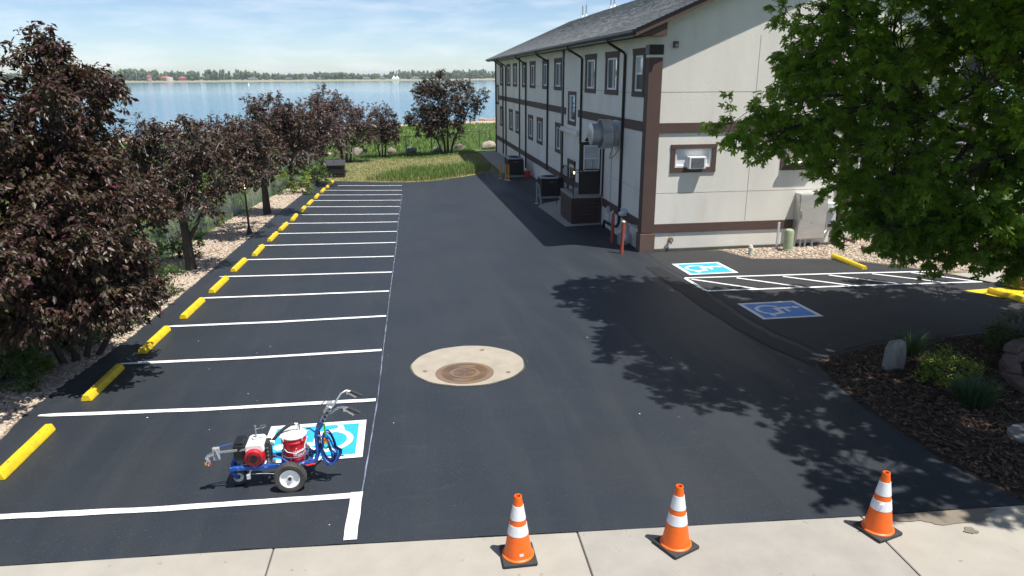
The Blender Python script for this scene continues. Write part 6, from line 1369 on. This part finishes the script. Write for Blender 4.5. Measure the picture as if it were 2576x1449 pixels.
tn = thing('white_tent', 'white double peaked tent on the far shore', 'tent', (-9, float(far_y(-9)) + 34, .4))
mb = MB(); xs_ = np.linspace(-8, 8, 17); pz = [3 + 5.5 * max(0, 1 - abs(abs(x) - 3.6) / 4.2) ** 1.6 for x in xs_]
mb.add([(x, -5, 2.6) for x in xs_] + [(x, 0, z) for x, z in zip(xs_, pz)] + [(x, 5, 2.6) for x in xs_], [(r * 17 + i, r * 17 + i + 1, (r + 1) * 17 + i + 1, (r + 1) * 17 + i) for r in (0, 1) for i in range(16)]); mb.build('canopy', 'canvas', tn, local=True)
mb = MB(); mb.box(-8, 8, -4.9, 4.9, -.5, 2.55); mb.build('side_walls', 'canvas', tn, local=True, smooth=False)
for i, (x, h, w) in enumerate([(195, 17, 5), (245, 18, 9), (262, 20, 7), (300, 16, 10), (328, 21, 8), (352, 18, 6), (392, 20, 10), (405, 19, 12)]):
    t = thing('distant_tower', ('hazy city tower block on the horizon, %s from the left' % ['first', 'second', 'third', 'fourth', 'fifth', 'sixth', 'seventh', 'eighth'][i]), 'tower block', (x, 2750, 3), group='hazy city towers on the horizon')
    mb = MB(); mb.box(-w / 2, w / 2, 0, w, 0, h); mb.build('block', 'far_grey', t, local=True, smooth=False); mb = MB(); mb.box(-w / 4, w / 4, w * .2, w * .7, h, h + 1.5); mb.build('roof_plant', 'far_grey', t, local=True, smooth=False)
by = thing('buoy', 'small white buoy floating far out on the lake', 'buoy', (-147, 760, WATER))
mb = MB(); mb.lathe([(.9, -.3), (1.0, .3), (.5, .8), (.35, 2.2), (.1, 2.6)], n=12); mb.build('float', 'white_pl', by, local=True)
dk = thing('swim_dock_frame', 'yellow and white railed dock frame at the water edge on the left', 'dock', (-31.6, 106, WATER))
mb = MB()
for y in (0, 2.0):
    mb.bar((-1.6, y, 1.25), (1.2, y, 1.25), .09, .09); mb.bar((-1.6, y, .7), (1.2, y, .7), .07, .07)
    for x in (-1.6, 1.2): mb.bar((x, y, -1), (x, y, 1.3), .09, .09)
mb.build('rail', 'cream', dk, local=True, smooth=False); mb = MB(); mb.box(-1.7, 1.3, -.1, 2.1, .2, .3); mb.build('deck', 'lt_grey', dk, local=True, smooth=False)
fp = thing('flag_pole', 'thin pale mast beside the round tower on the far bank', 'mast', (-462, 1408, .3)); mb = MB(); mb.tube([(0, 0, 0), (0, 0, 18)], [.35, .2], 6); mb.build('pole', 'far_wall_pale', fp, local=True)

# ------------------------------------------------------------------ air between here and the far shore
hz = bpy.data.materials.new('haze'); hz.use_nodes = True; hn, hl = hz.node_tree.nodes, hz.node_tree.links; hn.clear()
ho = hn.new('ShaderNodeOutputMaterial'); pv = hn.new('ShaderNodeVolumePrincipled'); pv.inputs['Color'].default_value = (.82, .90, 1, 1); pv.inputs['Density'].default_value = .00015; pv.inputs['Anisotropy'].default_value = .2
hl.new(pv.outputs[0], ho.inputs['Volume'])
mb = MB(); mb.box(-3600, 3600, -320, 6200, -9.5, 27); h_ = mb.build('haze', hz, smooth=False); h_['kind'] = 'stuff'
